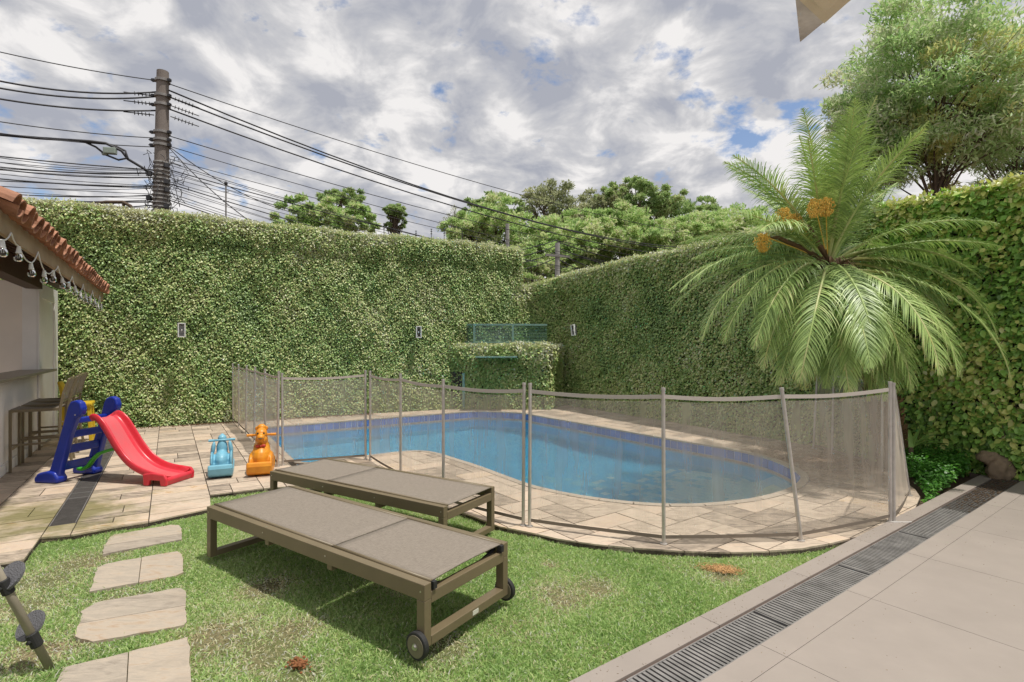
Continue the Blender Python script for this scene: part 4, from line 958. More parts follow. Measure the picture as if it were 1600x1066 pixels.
# ================================================================== BAR STOOLS
def make_stool():
    e = empty('bar_stool')
    D2, W2, SH = .40, .42, .69         # local x: from wall to garden; local y: along the wall
    for y in (-W2/2, W2/2):
        m_ = MB(); m_.bar((0, y, 0), (0, y, SH), .026, .026, up=(0, 1, 0)); m_.build('leg', M['bronze'], e, bevel=.003, seg=1)
        m_ = MB(); pts = [(.47, y, 0), (.435, y, .25), (.415, y, .48), (.42, y, SH), (.45, y, .86), (.50, y, 1.02)]
        for a, b in zip(pts[:-1], pts[1:]): m_.bar(a, b, .026, .032, up=(0, 1, 0))
        m_.build('leg', M['bronze'], e, bevel=.003, seg=1)
        m_ = MB(); m_.bar((0, y, SH-.015), (.42, y, SH-.015), .026, .03); m_.build('seat_rail', M['bronze'], e)
    for a, b, z in (((0, -W2/2), (0, W2/2), .25), ((.43, -W2/2), (.43, W2/2), .18), ((0, -W2/2), (.44, -W2/2), .30), ((0, W2/2), (.44, W2/2), .30), ((0, -W2/2), (0, W2/2), SH-.03)):
        m_ = MB(); m_.bar((*a, z), (*b, z), .018, .022); m_.build('stretcher', M['bronze'], e)
    m_ = MB()
    n_ = 6; vs = []
    for i in range(n_+1):
        x = .0+.42*i/n_; z = SH+.006-.025*math.sin(math.pi*i/n_)
        vs += [(x, -W2/2+.01, z), (x, W2/2-.01, z), (x, W2/2-.01, z-.006), (x, -W2/2+.01, z-.006)]
    fs = [(4*i+a, 4*i+(a+1) % 4, 4*i+4+(a+1) % 4, 4*i+4+a) for i in range(n_) for a in range(4)]+[(0, 1, 2, 3), (4*n_+3, 4*n_+2, 4*n_+1, 4*n_)]
    m_.add(vs, fs); m_.build('seat', M['fabric'], e)
    m_ = MB(); vs = []
    for i, (x, z) in enumerate(((.435, .76), (.445, .83), (.466, .90), (.485, .96), (.505, 1.02))):
        vs += [(x, -W2/2+.012, z), (x, W2/2-.012, z), (x+.006, W2/2-.012, z), (x+.006, -W2/2+.012, z)]
    fs = [(4*i+a, 4*i+(a+1) % 4, 4*i+4+(a+1) % 4, 4*i+4+a) for i in range(4) for a in range(4)]+[(0, 1, 2, 3), (19, 18, 17, 16)]
    m_.add(vs, fs); m_.build('backrest', M['fabric'], e)
    m_ = MB(); m_.bar((.505, -W2/2, 1.02), (.505, W2/2, 1.02), .02, .02); m_.bar((.437, -W2/2, .76), (.437, W2/2, .76), .02, .02); m_.build('back_rail', M['bronze'], e)
    return e
stool = make_stool()
slab_l = ['bronze framed bar stool at the counter, nearest the viewer', 'bronze framed bar stool in the middle of the row of three at the counter', 'bronze framed bar stool at the counter, furthest from the viewer']
for k, (u, dr) in enumerate(((-8.05, .0), (-8.62, .02), (-9.13, -.04))):
    o = stool if k == 0 else copy_tree(stool)
    o.location = UV(u, -1.46, 0); o.rotation_euler = (0, 0, math.atan2(Vv.y, Vv.x)+dr); tag(o, slab_l[k], 'bar stool', 'bar stools at the hut counter')
# yellow plastic chair beyond the stools
yc = empty('high_chair', UV(-9.75, -.93, 0), math.atan2(-Vv.y, -Vv.x), label='yellow plastic high chair behind the bar stools', cat='high chair')
for x, y in ((0, -.16), (0, .16), (.34, -.18), (.34, .18)):
    m_ = MB(); m_.bar((x, y, 0), (x*.8+.03, y*.9, .55), .05, .045, up=(0, 1, 0)); m_.build('leg', M['yellow_plastic'], yc, bevel=.008)
m_ = MB(); m_.box((.17, 0, .56), (.36, .38, .05)); m_.build('seat', M['yellow_plastic'], yc, bevel=.015)
m_ = MB(); m_.profile([(.27, .56), (.33, .56), (.37, .82), (.385, .89), (.345, .89), (.32, .82)], -.12, .12, Matrix.Identity(3), (0, 0, 0)); m_.build('backrest', M['yellow_plastic'], yc, bevel=.015)
m_ = MB(); m_.tube([(.02, -.19, .30), (.32, .19, .34)], .013, 8); m_.build('brace', M['white_paint'], yc)

# ================================================================== SLIDE
sx = Vector((1.29, -.19, 0)).normalized(); sy = Vector((-sx.y, sx.x, 0)); s_rz = math.atan2(sx.y, sx.x)
sl_e = empty('slide', (-4.70, 5.575, 0), s_rz, label='red toddler slide with dark blue ladder standing on the stone paving', cat='slide')
ld = empty('ladder', parent=None) if False else None
for y, nm in ((-.20, 0), (.20, 1)):
    m_ = MB()
    side = [(-.02, .05), (.06, .02), (.13, .05), (.19, .27), (.26, .50), (.33, .66), (.39, .70), (.405, .76), (.385, .825), (.33, .85), (.265, .83), (.235, .775), (.20, .66), (.11, .38), (.03, .15)]
    m_.profile(side, y-.035, y+.035, Matrix.Identity(3), (0, 0, 0))
    m_.build('side_rail', M['blue_plastic'], sl_e, bevel=.018, seg=3)
    m_ = MB(); m_.profile([(-.13, 0), (.14, 0), (.15, .05), (.10, .115), (.02, .125), (-.09, .10), (-.135, .05)], y-.06, y+.06, Matrix.Identity(3), (0, 0, 0))
    m_.build('foot', M['blue_plastic'], sl_e, bevel=.022, seg=3)
for z, x, hh in ((.155, .10, .085), (.335, .165, .085), (.49, .215, .075), (.63, .265, .06)):
    m_ = MB(); m_.box((x, 0, z), (.045, .335, hh)); m_.build('rung', M['blue_plastic'], sl_e, bevel=.012, seg=2)
# bed: cross sections along the side profile (rim heights)
prof = [(.36, .655), (.41, .705), (.47, .71), (.54, .665), (.60, .60), (.68, .48), (.76, .365), (.85, .265), (.95, .195), (1.06, .155), (1.17, .135), (1.25, .12), (1.30, .095)]
def slide_mesh():
    rim = MB(); bed = MB(); rings = []; b_r = []
    for i, (x, z) in enumerate(prof):
        a = prof[max(0, i-1)]; b = prof[min(len(prof)-1, i+1)]; t = Vector((b[0]-a[0], 0, b[1]-a[1])).normalized(); nrm_ = Vector((-t.z, 0, t.x))
        if nrm_.z < 0: nrm_ = -nrm_
        hw = .155+.02*i/len(prof)+(.012 if i > 9 else 0); wall = .055+.012*math.sin(i/12*math.pi)
        c = Vector((x, 0, z)); yv = Vector((0, 1, 0))
        sec = [(-hw, -wall-.012), (-hw, -.014), (-hw+.014, 0), (-hw+.030, -.006), (-hw+.045, -wall+.012), (-hw+.06, -wall)]
        sec = sec+[(-p, q) for p, q in reversed(sec)]
        low = [(hw-.05, -wall-.014), (-hw+.05, -wall-.014)]
        rings.append([c+yv*p+nrm_*q for p, q in sec+low])
    k = len(rings[0]); vs = [p for r_ in rings for p in r_]; fs = []
    for i in range(len(rings)-1):
        for j in range(k): fs.append((i*k+j, i*k+(j+1) % k, (i+1)*k+(j+1) % k, (i+1)*k+j))
    fs += [tuple(range(k-1, -1, -1)), tuple(range((len(rings)-1)*k, len(rings)*k))]
    rim.add(vs, fs)
    for i, f in enumerate(rim.f[:(len(rings)-1)*k]):
        if i % k == 5: rim.m[i] = 1
    return rim
m_ = slide_mesh(); o = m_.build('chute', [M['red_plastic'], M['red_bed']], sl_e, smooth=True, recalc=True)
sb = o.modifiers.new('round', 'SUBSURF'); sb.levels = 2; sb.render_levels = 2
for y in (-1, 1):
    m_ = MB(); m_.profile([(1.06, 0), (1.12, 0), (1.13, .055), (1.24, .055), (1.25, 0), (1.315, 0), (1.32, .07), (1.29, .115), (1.16, .13), (1.05, .115)], y*.175-.016, y*.175+.016, Matrix.Identity(3), (0, 0, 0))
    m_.build('end_foot', M['red_plastic'], sl_e, bevel=.012, seg=2)
m_ = MB(); m_.profile([(1.265, 0), (1.30, .0), (1.318, .055), (1.295, .085), (1.265, .05)], -.185, .185, Matrix.Identity(3), (0, 0, 0)); m_.build('front_lip', M['red_plastic'], sl_e, bevel=.012, seg=2)
m_ = MB(); pts = [(.14, .105), (.20, .10), (.27, .14), (.33, .21), (.40, .27), (.50, .305), (.62, .335)]
for k, a in enumerate(pts[:-1]):
    b = pts[k+1]; m_.bar((a[0], -.03-.02*k/6, a[1]), (b[0]+.004, -.03-.02*(k+1)/6, b[1]), .05, .032)
m_.build('strut', M['green_plastic'], sl_e, remesh=.007)
m_ = MB(); m_.tube([(.335, -.237, .70), (.335, -.243, .70)], .008, 10); m_.tube([(.335, .237, .70), (.335, .243, .70)], .008, 10); m_.build('bolt', M['steel'], sl_e)
# faint scribbles on the bed (worn sticker)
m_ = MB()
for (x, y, r_) in ((.60, .03, .028), (.86, .03, .03)):
    m_.tube([(x+math.cos(a)*r_, y+math.sin(a)*r_, 0) for a in np.linspace(0, 5.2, 9)], .0018, 4)

# ================================================================== ROCKING TOYS
def rocker(loc, rz, label, m, giraffe):
    e = empty('rocking_toy', loc, rz, label=label, cat='rocking toy')
    b = MB()               # local -y faces the viewer
    I = Matrix.Identity(3)
    # rocker hull: curved floor with an upturned lip at each end
    hull = [(-.30, .115), (-.285, .04), (-.22, .01), (-.10, .0), (.10, .0), (.22, .01), (.285, .05), (.30, .12), (.24, .10), (.12, .07), (-.15, .07), (-.255, .155), (-.285, .165)]
    Mx = Matrix(((0, 1, 0), (1, 0, 0), (0, 0, 1)))
    b.profile(hull, -.125, .125, Mx, (0, 0, 0))
    b.build('rocker', m, e, bevel=.02, seg=3)
    b = MB()
    if giraffe:
        b.ell((0, -.02, .16), (.108, .17, .15)); b.ell((0, .04, .24), (.088, .12, .12)); b.ell((0, .02, .33), (.068, .08, .12))
        b.ell((0, -.03, .36), (.062, .07, .06)); b.ell((-.10, -.02, .12), (.03, .16, .10)); b.ell((.10, -.02, .12), (.03, .16, .10))
        b.build('body', m, e, remesh=.009)
        b = MB(); b.ell((0, -.02, .42), (.062, .072, .065)); b.ell((0, -.095, .395), (.042, .05, .036)); b.ell((0, .02, .49), (.045, .045, .035)); b.ell((-.05, .02, .475), (.018, .012, .026)); b.ell((.05, .02, .475), (.018, .012, .026))
        b.build('head', m, e, remesh=.006)
        for s in (-1, 1):
            b = MB(); b.ell((s*.030, -.083, .435), (.009, .006, .012), nu=8, nv=6); b.build('eye', M['black'], e, smooth=True)
        b = MB(); b.ell((0, -.142, .385), (.022, .008, .007), nu=10, nv=5); b.build('mouth', M['black'], e, smooth=True)
        b = MB()
        for s in (-1, 1): b.ell((s*.028, -.108, .30), (.026, .012, .018), I, 10, 6)
        b.ell((0, -.112, .297), (.012, .012, .012), I, 8, 6); b.build('bow', M['orange_print'], e, smooth=True)
        hz = .405; hy = .01; wv_ = .145
    else:
        b.ell((0, .03, .16), (.085, .17, .11)); b.ell((0, .09, .27), (.062, .06, .13)); b.ell((0, .04, .12), (.10, .18, .07))
        b.ell((-.10, .0, .15), (.022, .15, .12)); b.ell((.10, .0, .15), (.022, .15, .12))
        b.build('body', m, e, remesh=.009)
        for s in (-1, 1):
            b = MB(); b.ell((s*.092, .05, .29), (.024, .045, .085), Matrix.Rotation(s*R(-9), 3, 'Y')); b.build('ear', m, e, smooth=True)
        b = MB(); b.ell((0, .11, .40), (.048, .055, .045)); b.ell((0, .12, .435), (.02, .02, .02)); b.build('head', m, e, remesh=.006)
        hz = .385; hy = .06; wv_ = .135
    b = MB(); b.tube([(-wv_, hy, hz), (wv_, hy, hz)], .0125, 10); b.build('handlebar', m, e, smooth=True)
    b = MB(); b.tube([(-wv_-.004, hy, hz), (-wv_+.055, hy, hz)], .0155, 10); b.build('grip', m, e, bevel=.003)
    b = MB(); b.tube([(wv_-.055, hy, hz), (wv_+.004, hy, hz)], .0155, 10); b.build('grip', m, e, bevel=.003)
    return e
p = G(345, 750); tb_ = rocker((p.x-.14, p.y+.27, 0), R(26), 'light blue plastic rocking toy with ears and handlebar, nearer the slide', M['sky_plastic'], False); tb_.scale = (.93, .93, .93)
p = G(405, 745); rocker((p.x-.09, p.y+.24, 0), R(21), 'worn orange plastic rocking animal beside the fence corner', M['orange_plastic'], True)

# ================================================================== LOUNGERS
def make_lounger(L_, W_, Hh, gap_at):
    e = empty('sun_lounger')              # local x along the length, origin at the centre on the ground
    t = .05; rl_h = .075
    for y in (-1, 1):
        m_ = MB(); m_.box((0, y*(W_/2-.022), Hh-rl_h/2), (L_, .044, rl_h)); m_.build('side_rail', M['bronze'], e, bevel=.003, seg=2)
        for x in (-1, 1):
            m_ = MB(); top = Hh-rl_h; lo = .0 if x < 0 else .045
            m_.box((x*(L_/2-t/2), y*(W_/2-.022), (top+lo)/2), (t, .044, top-lo)); m_.build('leg', M['bronze'], e, bevel=.003, seg=2)
    for x in (-1, 1):
        m_ = MB(); m_.box((x*(L_/2-.022), 0, Hh-.07), (.044, W_-.088, .055)); m_.build('end_rail', M['bronze'], e, bevel=.003, seg=2)
        m_ = MB(); m_.box((x*(L_/2-t/2), 0, .02 if x < 0 else .067), (.052, W_-.088, .038 if x < 0 else .044)); m_.build('foot_bar', M['bronze'], e, bevel=.003, seg=2)
    for x in (-L_*.16, L_*.14):
        m_ = MB(); m_.box((x, 0, Hh-.098), (.04, W_-.05, .04)); m_.build('crossbar', M['bronze'], e, bevel=.002, seg=1)
    xg = -L_/2+L_*gap_at
    for a, b, nm in ((-L_/2+.004, xg-.006, 0), (xg+.006, L_/2-.008, 1)):
        m_ = MB(); nx_, ny_ = 14, 10; top = []; 
        for i in range(nx_+1):
            for j in range(ny_+1):
                fx_ = i/nx_; fy_ = j/ny_; sag = .010*math.sin(math.pi*fy_)*math.sin(math.pi*min(1, fx_))**.5 if 0 < fx_ < 1 else 0
                end = .012*math.sin(math.pi*fy_) * (1 if (nm == 1 and i == nx_) else 0)
                top.append((a+(b-a)*fx_-end, -(W_/2-.05)+(W_-.10)*fy_, Hh+.004-sag))
        fs = [(i*(ny_+1)+j, (i+1)*(ny_+1)+j, (i+1)*(ny_+1)+j+1, i*(ny_+1)+j+1) for i in range(nx_) for j in range(ny_)]
        m_.add(top, fs); o = m_.build('sling', M['fabric'], e, recalc=False, smooth=True); so_ = o.modifiers.new('th', 'SOLIDIFY'); so_.thickness = .006
        for y in (-1, 1):
            m_ = MB(); m_.tube([(a, y*(W_/2-.052), Hh+.001), (b, y*(W_/2-.052), Hh+.001)], .0085, 8); m_.build('sling_edge', M['bronze'], e, smooth=True)
    for y in (-1, 1):                        # end plugs of the sling tubes and a back-rest bar slung underneath
        m_ = MB(); m_.box((L_/2-.006, y*(W_/2-.062), Hh-.018), (.03, .022, .034)); m_.build('plug', M['rubber'], e)
    m_ = MB(); pts = [(L_/2-.05, y, Hh-.03-.045*(1-(y/(W_/2-.06))**2)) for y in np.linspace(-(W_/2-.06), W_/2-.06, 9)]; m_.tube(pts, .010, 8); m_.build('strap', M['rubber'], e, smooth=True)
    for y in (-1, 1):                        # wheels at the +x end
        wx, wy, r_ = L_/2-.03, y*(W_/2+.014), .062
        m_ = MB(); m_.tube([(wx, wy-.013, r_), (wx, wy-.011, r_), (wx, wy+.011, r_), (wx, wy+.013, r_)], [r_-.004, r_, r_, r_-.004], 32); wh = m_.build('wheel', M['rubber'], e, smooth=False)
        m_ = MB(); m_.tube([(wx, wy-.0155, r_), (wx, wy+.0155, r_)], r_*.80, 32); m_.build('hub', M['hubcap'], wh, bevel=.001, seg=1)
        m_ = MB(); m_.tube([(wx, wy+y*.004, r_), (wx, wy+y*.026, r_)], .0095, 10); m_.tube([(wx, wy+y*.0155, r_), (wx, wy+y*.0185, r_)], .015, 12); m_.build('axle', M['steel'], wh)
    for y in (-1, 1):                        # screw heads on the rails
        for x in (-L_/2+.025, -L_*.16, L_*.14, L_/2-.025):
            m_ = MB(); m_.tube([(x, y*(W_/2-.0005), Hh-.035), (x, y*(W_/2+.0018), Hh-.035)], .0045, 8); m_.build('screw', M['steel'], e)
    m_ = MB(); m_.box((L_/2+.0015, W_*.06, .067), (.003, .045, .022)); m_.build('label', M['tag'], e)
    return e
lg1 = make_lounger(2.02, .645, .334, .64)
def place(o, FL, FR, BL):
    FL, FR, BL = Vector(FL), Vector(FR), Vector(BL); d = (FR-FL).normalized(); c = (FR+BL)/2; o.rotation_euler = (0, 0, math.atan2(d.y, d.x)); return c
c = place(lg1, (-2.03, 3.51), (-.384, 2.354), (-1.684, 4.047)); lg1.location = (c.x, c.y, -.012)
tag(lg1, 'bronze framed sun lounger with wheels, nearest the viewer on the lawn', 'sun lounger', 'sun loungers on the lawn')
lg2 = copy_tree(lg1); c = place(lg2, (-2.06, 4.51), (-.45, 3.51), (-1.72, 5.01)); lg2.location = (c.x-.02, c.y, -.012); lg2.rotation_euler.z += math.pi; lg2.scale = (.945, .95, 1)
lg2.scale = (.945, .95, 1.0)
tag(lg2, 'bronze framed sun lounger standing behind, beside the pool fence', 'sun lounger', 'sun loungers on the lawn')

# ================================================================== POOL FENCE
def fence(sections):
    for label, posts in sections:
        e = empty('pool_fence', (0, 0, 0), label=label, cat='pool fence', group='removable mesh fences round the pool')
        tops = []
        for k, (bx, by, tx, ty, tz) in enumerate(posts):
            a = Vector((bx, by, .002)); b = Vector((tx, ty, tz)); m_ = MB()
            m_.tube([a, b], .0135, 10); po = m_.build('post', M['alu'], e, smooth=False)
            m_ = MB(); d = (b-a).normalized(); m_.tube([b-d*.005, b+d*.014], [.0155, .0155], 10); m_.build('cap', M['alu'], po)
            m_ = MB(); m_.tube([(bx, by, .001), (bx, by, .008)], .026, 12); m_.build('base_ring', M['alu'], po)
            tops.append((a, b))
        for (a, b), (a2, b2) in zip(tops[:-1], tops[1:]):
            N_ = 12; lo = []; hi = []
            nrm_ = Vector(((a2-a).y, -(a2-a).x, 0)).normalized()
            for i in range(N_+1):
                t = i/N_; l_ = a.lerp(a2, t); h_ = b.lerp(b2, t); bow = nrm_*.012*math.sin(math.pi*t)
                lo.append(l_+(h_-l_)*.045+bow); hi.append(l_+(h_-l_)*.955-Vector((0, 0, .020*math.sin(math.pi*t)))-bow)
            m_ = MB(); rows = 6; vs = []
            for r_ in range(rows+1): vs += [lo[i].lerp(hi[i], .02+.95*r_/rows)+nrm_*.006*math.sin(i*1.3+r_*2.1) for i in range(N_+1)]
            m_.add(vs, [(r_*(N_+1)+i, r_*(N_+1)+i+1, (r_+1)*(N_+1)+i+1, (r_+1)*(N_+1)+i) for r_ in range(rows) for i in range(N_)])
            pn = m_.build('net_panel', M['net'], e, recalc=False, smooth=True)
            for nm, line, mt, hh in (('top_hem', hi, M['hem'], .028), ('bottom_hem', lo, M['hem_dark'], .024)):
                m_ = MB(); 
                for i in range(N_): m_.bar(line[i], line[i+1]+(line[i+1]-line[i])*.01, .004, hh)
                m_.build(nm, mt, pn)
def P3(px, py, top_px=None, top_py=None, z=None):
    b = G(px, py); tp = top_px if top_px is not None else px; 
    tz = H-(top_py-HY)*b.y/F if top_py else (z or 1.09)
    return (b.x, b.y, (tp-800)/F*b.y, b.y, tz)
ztp = 1.085
s1 = [(-5.13, 9.65), (-4.74, 9.11), (-4.25, 8.38), (-3.75, 7.63), (-3.21, 6.82), (-2.71, 6.07)]
s1 = [(x, y, x+random.uniform(-.015, .015), y, 1.06+.03*i/5) for i, (x, y) in enumerate(s1)]
s2 = [P3(442, 727.5, 440.5, 585), P3(571.5, 718, 571, 580.5)]
s3 = [P3(578.4, 719, 578.4, 581.5), (-1.173, 5.53, -1.175, 5.53, 1.09), (-.603, 4.62, -.605, 4.62, 1.09), P3(817.5, 821.5, 819, 601)]
s4 = [P3(827.5, 823, 828.4, 601.6), P3(1037, 850.5, 1036.4, 609), P3(1251.7, 845.6, 1221.6, 609), P3(1391, 816, 1391, 599)]
s5 = [P3(1396.5, 815, 1396, 601), (3.70, 4.885, 3.56, 4.885, .975)]
s6 = [(4.185, 5.80, 4.18, 5.80, 1.065), P3(1378, 737, 1379, 587), P3(1300, 709, 1303, 581), P3(1271, 701, 1277, 585)]
fence([('mesh pool fence section with six posts receding behind the orange rocking toy', s1),
       ('mesh pool fence panel between two double posts, before the left end of the pool', s2),
       ('mesh pool fence section of three panels curving behind the loungers', s3),
       ('longest mesh pool fence section of three wide panels in front of the pool', s4),
       ('single slack mesh pool fence panel with a slanting post beside the terrace kerb', s5),
       ('mesh pool fence section under the palm at the far right of the deck', s6)])
m_ = MB(); p = G(1393, 817); m_.tube([(p.x, p.y, .006), (p.x+.16, p.y+.0, .006)], .003, 6); tag(m_.build('latch_wire', M['white_paint']), 'thin white cord lying on the kerb at the fence end', 'cord')

# ================================================================== PALM
palm = empty('palm_tree', (4.42, 6.12, -.04), label='leaning date palm with drooping feathery fronds beyond the pool fence', cat='palm tree')
palm.location = (0, 0, 0)
base = Vector((4.46, 6.15, -.05)); crown = Vector((3.52, 5.85, 2.28))
m_ = MB(); tp = []
for i in range(13):
    t = i/12; p = base.lerp(crown, t)+Vector((.16*math.sin(math.pi*t), 0, 0)); tp.append(p)
m_.tube(tp, [.15-.02*t/12 for t in range(13)], 14); m_.build('trunk', M['palmbark'], palm)
bt = MB()
for k in range(520):
    t = random.random()**.9; i = min(11, int(t*12)); p = tp[i].lerp(tp[i+1], t*12-i); a = k*2.39996; r0 = .14
    d = Vector((math.cos(a), math.sin(a), 0)); q = p+d*r0; ln = random.uniform(.05, .11)
    tt = d*ln*.55+Vector((0, 0, ln)); s_ = d.cross(Vector((0, 0, 1)))*random.uniform(.012, .024)
    bt.add([q-s_-d*.02, q+s_-d*.02, q+tt+s_*.35, q+tt-s_*.35, q+d*.02+tt*.4], [(0, 1, 4), (1, 2, 4), (2, 3, 4), (3, 0, 4)])
bt.build('leaf_bases', M['palmbark'], palm)['kind'] = 'stuff'
def frond(az_deg, el_deg, L_, droop, twist=0, yellow=0, dens=70, ll=.37, o=crown, r0=.07, mat_=PALM):
    az = R(az_deg); hd = Vector((math.cos(az), math.sin(az), 0)); sd = Vector((-hd.y, hd.x, 0))
    n_ = 22; el = R(el_deg); p = o+hd*r0*math.cos(el)+Vector((0, 0, r0*math.sin(el)+random.uniform(-.06, .06))); pts = [p]; dirs = []
    for i in range(n_):
        t = (i+.5)/n_; e = el-R(droop)*(t**1.15); d = hd*math.cos(e)+Vector((0, 0, math.sin(e)))+sd*.10*twist*t; d.normalize(); dirs.append(d); p = p+d*L_/n_; pts.append(p)
    dirs.append(dirs[-1]); V0 = []; F0 = []; T0 = []
    # rachis
    rb = MB(); rb.tube(pts, [.016*(1-.85*i/n_)+.002 for i in range(n_+1)], 6); V0 = list(rb.v); 
    for f in rb.f:
        if len(f) == 4: F0 += [(f[0], f[1], f[2]), (f[0], f[2], f[3])]
    T0 = [.25]*len(V0)
    for sgn in (-1, 1):
        for k in range(dens):
            t = .16+.84*(k+random.random()*.6)/dens; fi = min(t*n_, n_-.001); i = int(fi); q = pts[i].lerp(pts[i+1], fi-i); d = dirs[i]
            up = d.cross(sd).normalized()
            if up.z < 0 and abs(up.z) > .2: up = -up
            if abs(d.z) > .97: up = hd if el_deg < 0 or d.z < 0 else -hd
            lens = ll*(math.sin(math.pi*min(1, (t-.12)/.88*.86+.14))**.6)*random.uniform(.72, 1.12)*(1.0 if t < .9 else .8)
            fw = .55+.75*t; out = (sd*sgn*1.0+d*fw+up*(.34+random.uniform(-.2, .2))).normalized()
            wd = .0050*(1.1-.3*t); g_ = Vector((0, 0, -1)); p0 = q; dirL = out; w_ = (d.cross(out)).normalized()
            wdir = out.cross(up).normalized()
            seg = 4; b0 = len(V0); soft = .16+.10*random.random()
            for s_ in range(seg+1):
                ww = wd*(1.0, 1.15, 1.0, .7, .05)[s_]
                V0.append(tuple(p0-wdir*ww)); V0.append(tuple(p0+wdir*ww)); tv = yellow*(.10+.62*(s_/seg)**2)*max(0, 1.5*t-.35)+(.06 if s_ == seg else 0); T0 += [tv, tv]
                dirL = (dirL+g_*soft*(s_+1)*.55).normalized(); p0 = p0+dirL*lens/seg
            for s_ in range(seg):
                a = b0+2*s_; F0 += [(a, a+1, a+3), (a, a+3, a+2)]
    return raw_mesh('frond', np.array(V0), np.array(F0), mat_, palm, np.array(T0)-.05)
random.seed(21)
specs = []
# hanging skirt, mid ring, upright heart; azimuth 0 = photo right, 270 = towards the viewer
for az_, el_, L_, dr in ((266, -14, 1.66, 72), (283, -10, 1.72, 74), (299, -6, 1.85, 78), (314, 2, 1.95, 82), (329, 10, 2.0, 84), (250, -10, 1.72, 76), (237, -6, 1.8, 78), (224, 0, 1.9, 82), (211, 8, 1.95, 86), (200, 16, 1.95, 84),
                         (274, -34, 1.5, 52), (258, -32, 1.5, 54), (290, -30, 1.55, 56), (305, -24, 1.6, 62), (244, -28, 1.55, 58), (230, -20, 1.6, 64), (216, -14, 1.7, 70), (320, -16, 1.7, 70), (338, 12, 1.9, 78), (350, 22, 1.85, 70), (190, 16, 1.85, 66), (180, 18, 1.8, 62), (170, 10, 1.7, 66),
                         (262, -48, 1.3, 40), (282, -46, 1.3, 42), (246, -46, 1.35, 42), (300, -42, 1.4, 46), (10, 12, 1.7, 70), (335, -2, 1.7, 76), (205, -2, 1.7, 76)):
    specs.append((az_+random.uniform(-5, 5), el_+random.uniform(-4, 4), L_*random.uniform(.93, 1.05), dr, random.uniform(.1, .8) if el_ < 0 else random.uniform(0, .3)))
for k in range(8):
    specs.append((random.uniform(200, 330), random.uniform(-50, -15), random.uniform(1.25, 1.7), random.uniform(50, 84), random.uniform(.2, 1.1)))
for k in range(20):
    a_ = k*18.0+random.uniform(-7, 7)
    if 228 < a_ < 312: continue
    specs.append((a_, random.uniform(24, 42), random.uniform(1.45, 1.8), random.uniform(42, 62), random.uniform(0, .12)))
for k in range(16):
    specs.append((k*22.5+random.uniform(-9, 9), random.uniform(54, 70), random.uniform(1.45, 1.8), random.uniform(22, 42), 0))
for k in range(7):
    specs.append((k*51+random.uniform(-20, 20), random.uniform(74, 86), random.uniform(1.4, 1.8), random.uniform(10, 24), 0))
for (a, e_, l_, dr, ye) in specs:
    if a % 360 > 318 or a % 360 < 50: l_ *= .86
    frond(a, e_, l_, dr, random.uniform(-2.6, 2.6), ye)
for az_ in (262, 292, 235): frond(az_, -22, .8, 58, 0, 1, 30, .2, mat_=M['deadfrond'])
# dry skirt and sheaths
sk = MB()
for k in range(260):
    a = random.uniform(0, 2*math.pi); d = Vector((math.cos(a), math.sin(a), 0)); p = crown+d*random.uniform(.08, .2)+Vector((0, 0, random.uniform(-.30, .10)))
    q = p+d*random.uniform(.06, .26)+Vector((0, 0, random.uniform(-.38, .06))); sk.bar(p, q, random.uniform(.01, .03), .004)
sk.build('dry_sheath', M['deadfrond'], palm)['kind'] = 'stuff'
for px, py, Y_ in ((1225, 336, 5.6), (1272, 322, 5.45), (1290, 320, 5.5), (1192, 376, 5.55), (1240, 345, 5.75)):
    c0 = at(px, py, Y_); m_ = MB(); m_.tube([crown+Vector((0, 0, .05)), crown.lerp(c0, .5)+Vector((0, 0, .06)), c0+Vector((0, 0, .05))], .0055, 6)
    for k in range(380):
        t = random.random(); a = random.uniform(0, 6.28); rr = .055*math.sqrt(random.random())*(.35+1.5*math.sin(math.pi*min(1, t*.8+.12))*.7)*(1+.35*math.sin(a*3+px))
        p = c0+Vector((math.cos(a)*rr, math.sin(a)*rr, .07-.19*t)); m_.ell(p, (.0055, .0055, .009), nu=5, nv=4)
    m_.build('flower_cluster', M['orange_fruit'], palm)
m_ = MB()
for (px, py) in ((1195, 372), (1255, 350)):
    c0 = at(px, py, 5.6); pts = [crown+Vector((0, -.05, .02)), crown.lerp(c0, .4)+Vector((0, 0, .07)), crown.lerp(c0, .8)+Vector((0, 0, .07)), c0]; m_.tube(pts, [.02, .03, .022, .004], 7)
m_.build('spathe', M['deadfrond'], palm, smooth=True)

# ================================================================== GROUND COVER, STRAP PLANT, ROCK
nC = 26000; Xc = rng.uniform(3.6, 5.3, nC); Yc = rng.uniform(4.6, 6.7, nC)
cov_poly = [(3.86, 4.86), tuple(TS(4.25, -.02)[:2]), tuple(TS(5.75, -.03)[:2]), (5.05, 5.85), (4.7, 6.35), (4.38, 6.2), (4.25, 5.85), (4.02, 5.2)]
ok = np_in(cov_poly, Xc, Yc); Xc, Yc = Xc[ok], Yc[ok]; nC = len(Xc)
edge = np.clip(((Xc-3.8)*.55+(Yc-4.8)*.83)/1.0, 0, 1); hC = .05+.20*edge+.05*lump(Xc*4, Yc*4)
pos = np.stack([Xc, Yc, hC*rng.uniform(.35, 1.05, nC)-.03], 1)
leaves('ground_cover', pos, rnd_dir(nC)*np.array([1, 1, .35]), rnd_dir(nC)*.5+np.array([0, 0, 1.]), rng.uniform(.02, .05, nC), rng.uniform(.014, .03, nC), COVER, None, rng.uniform(-.2, .3, nC), six=True)
tag(bpy.data.objects['ground_cover'], 'bright green low ground cover at the foot of the palm beside the kerb', 'ground cover', kind='stuff')
sp_e = empty('strap_plant', (0, 0, 0), label='plant with long pale strap leaves leaning out of the ground cover', cat='plant')
bs = Vector((4.35, 5.72, .05))
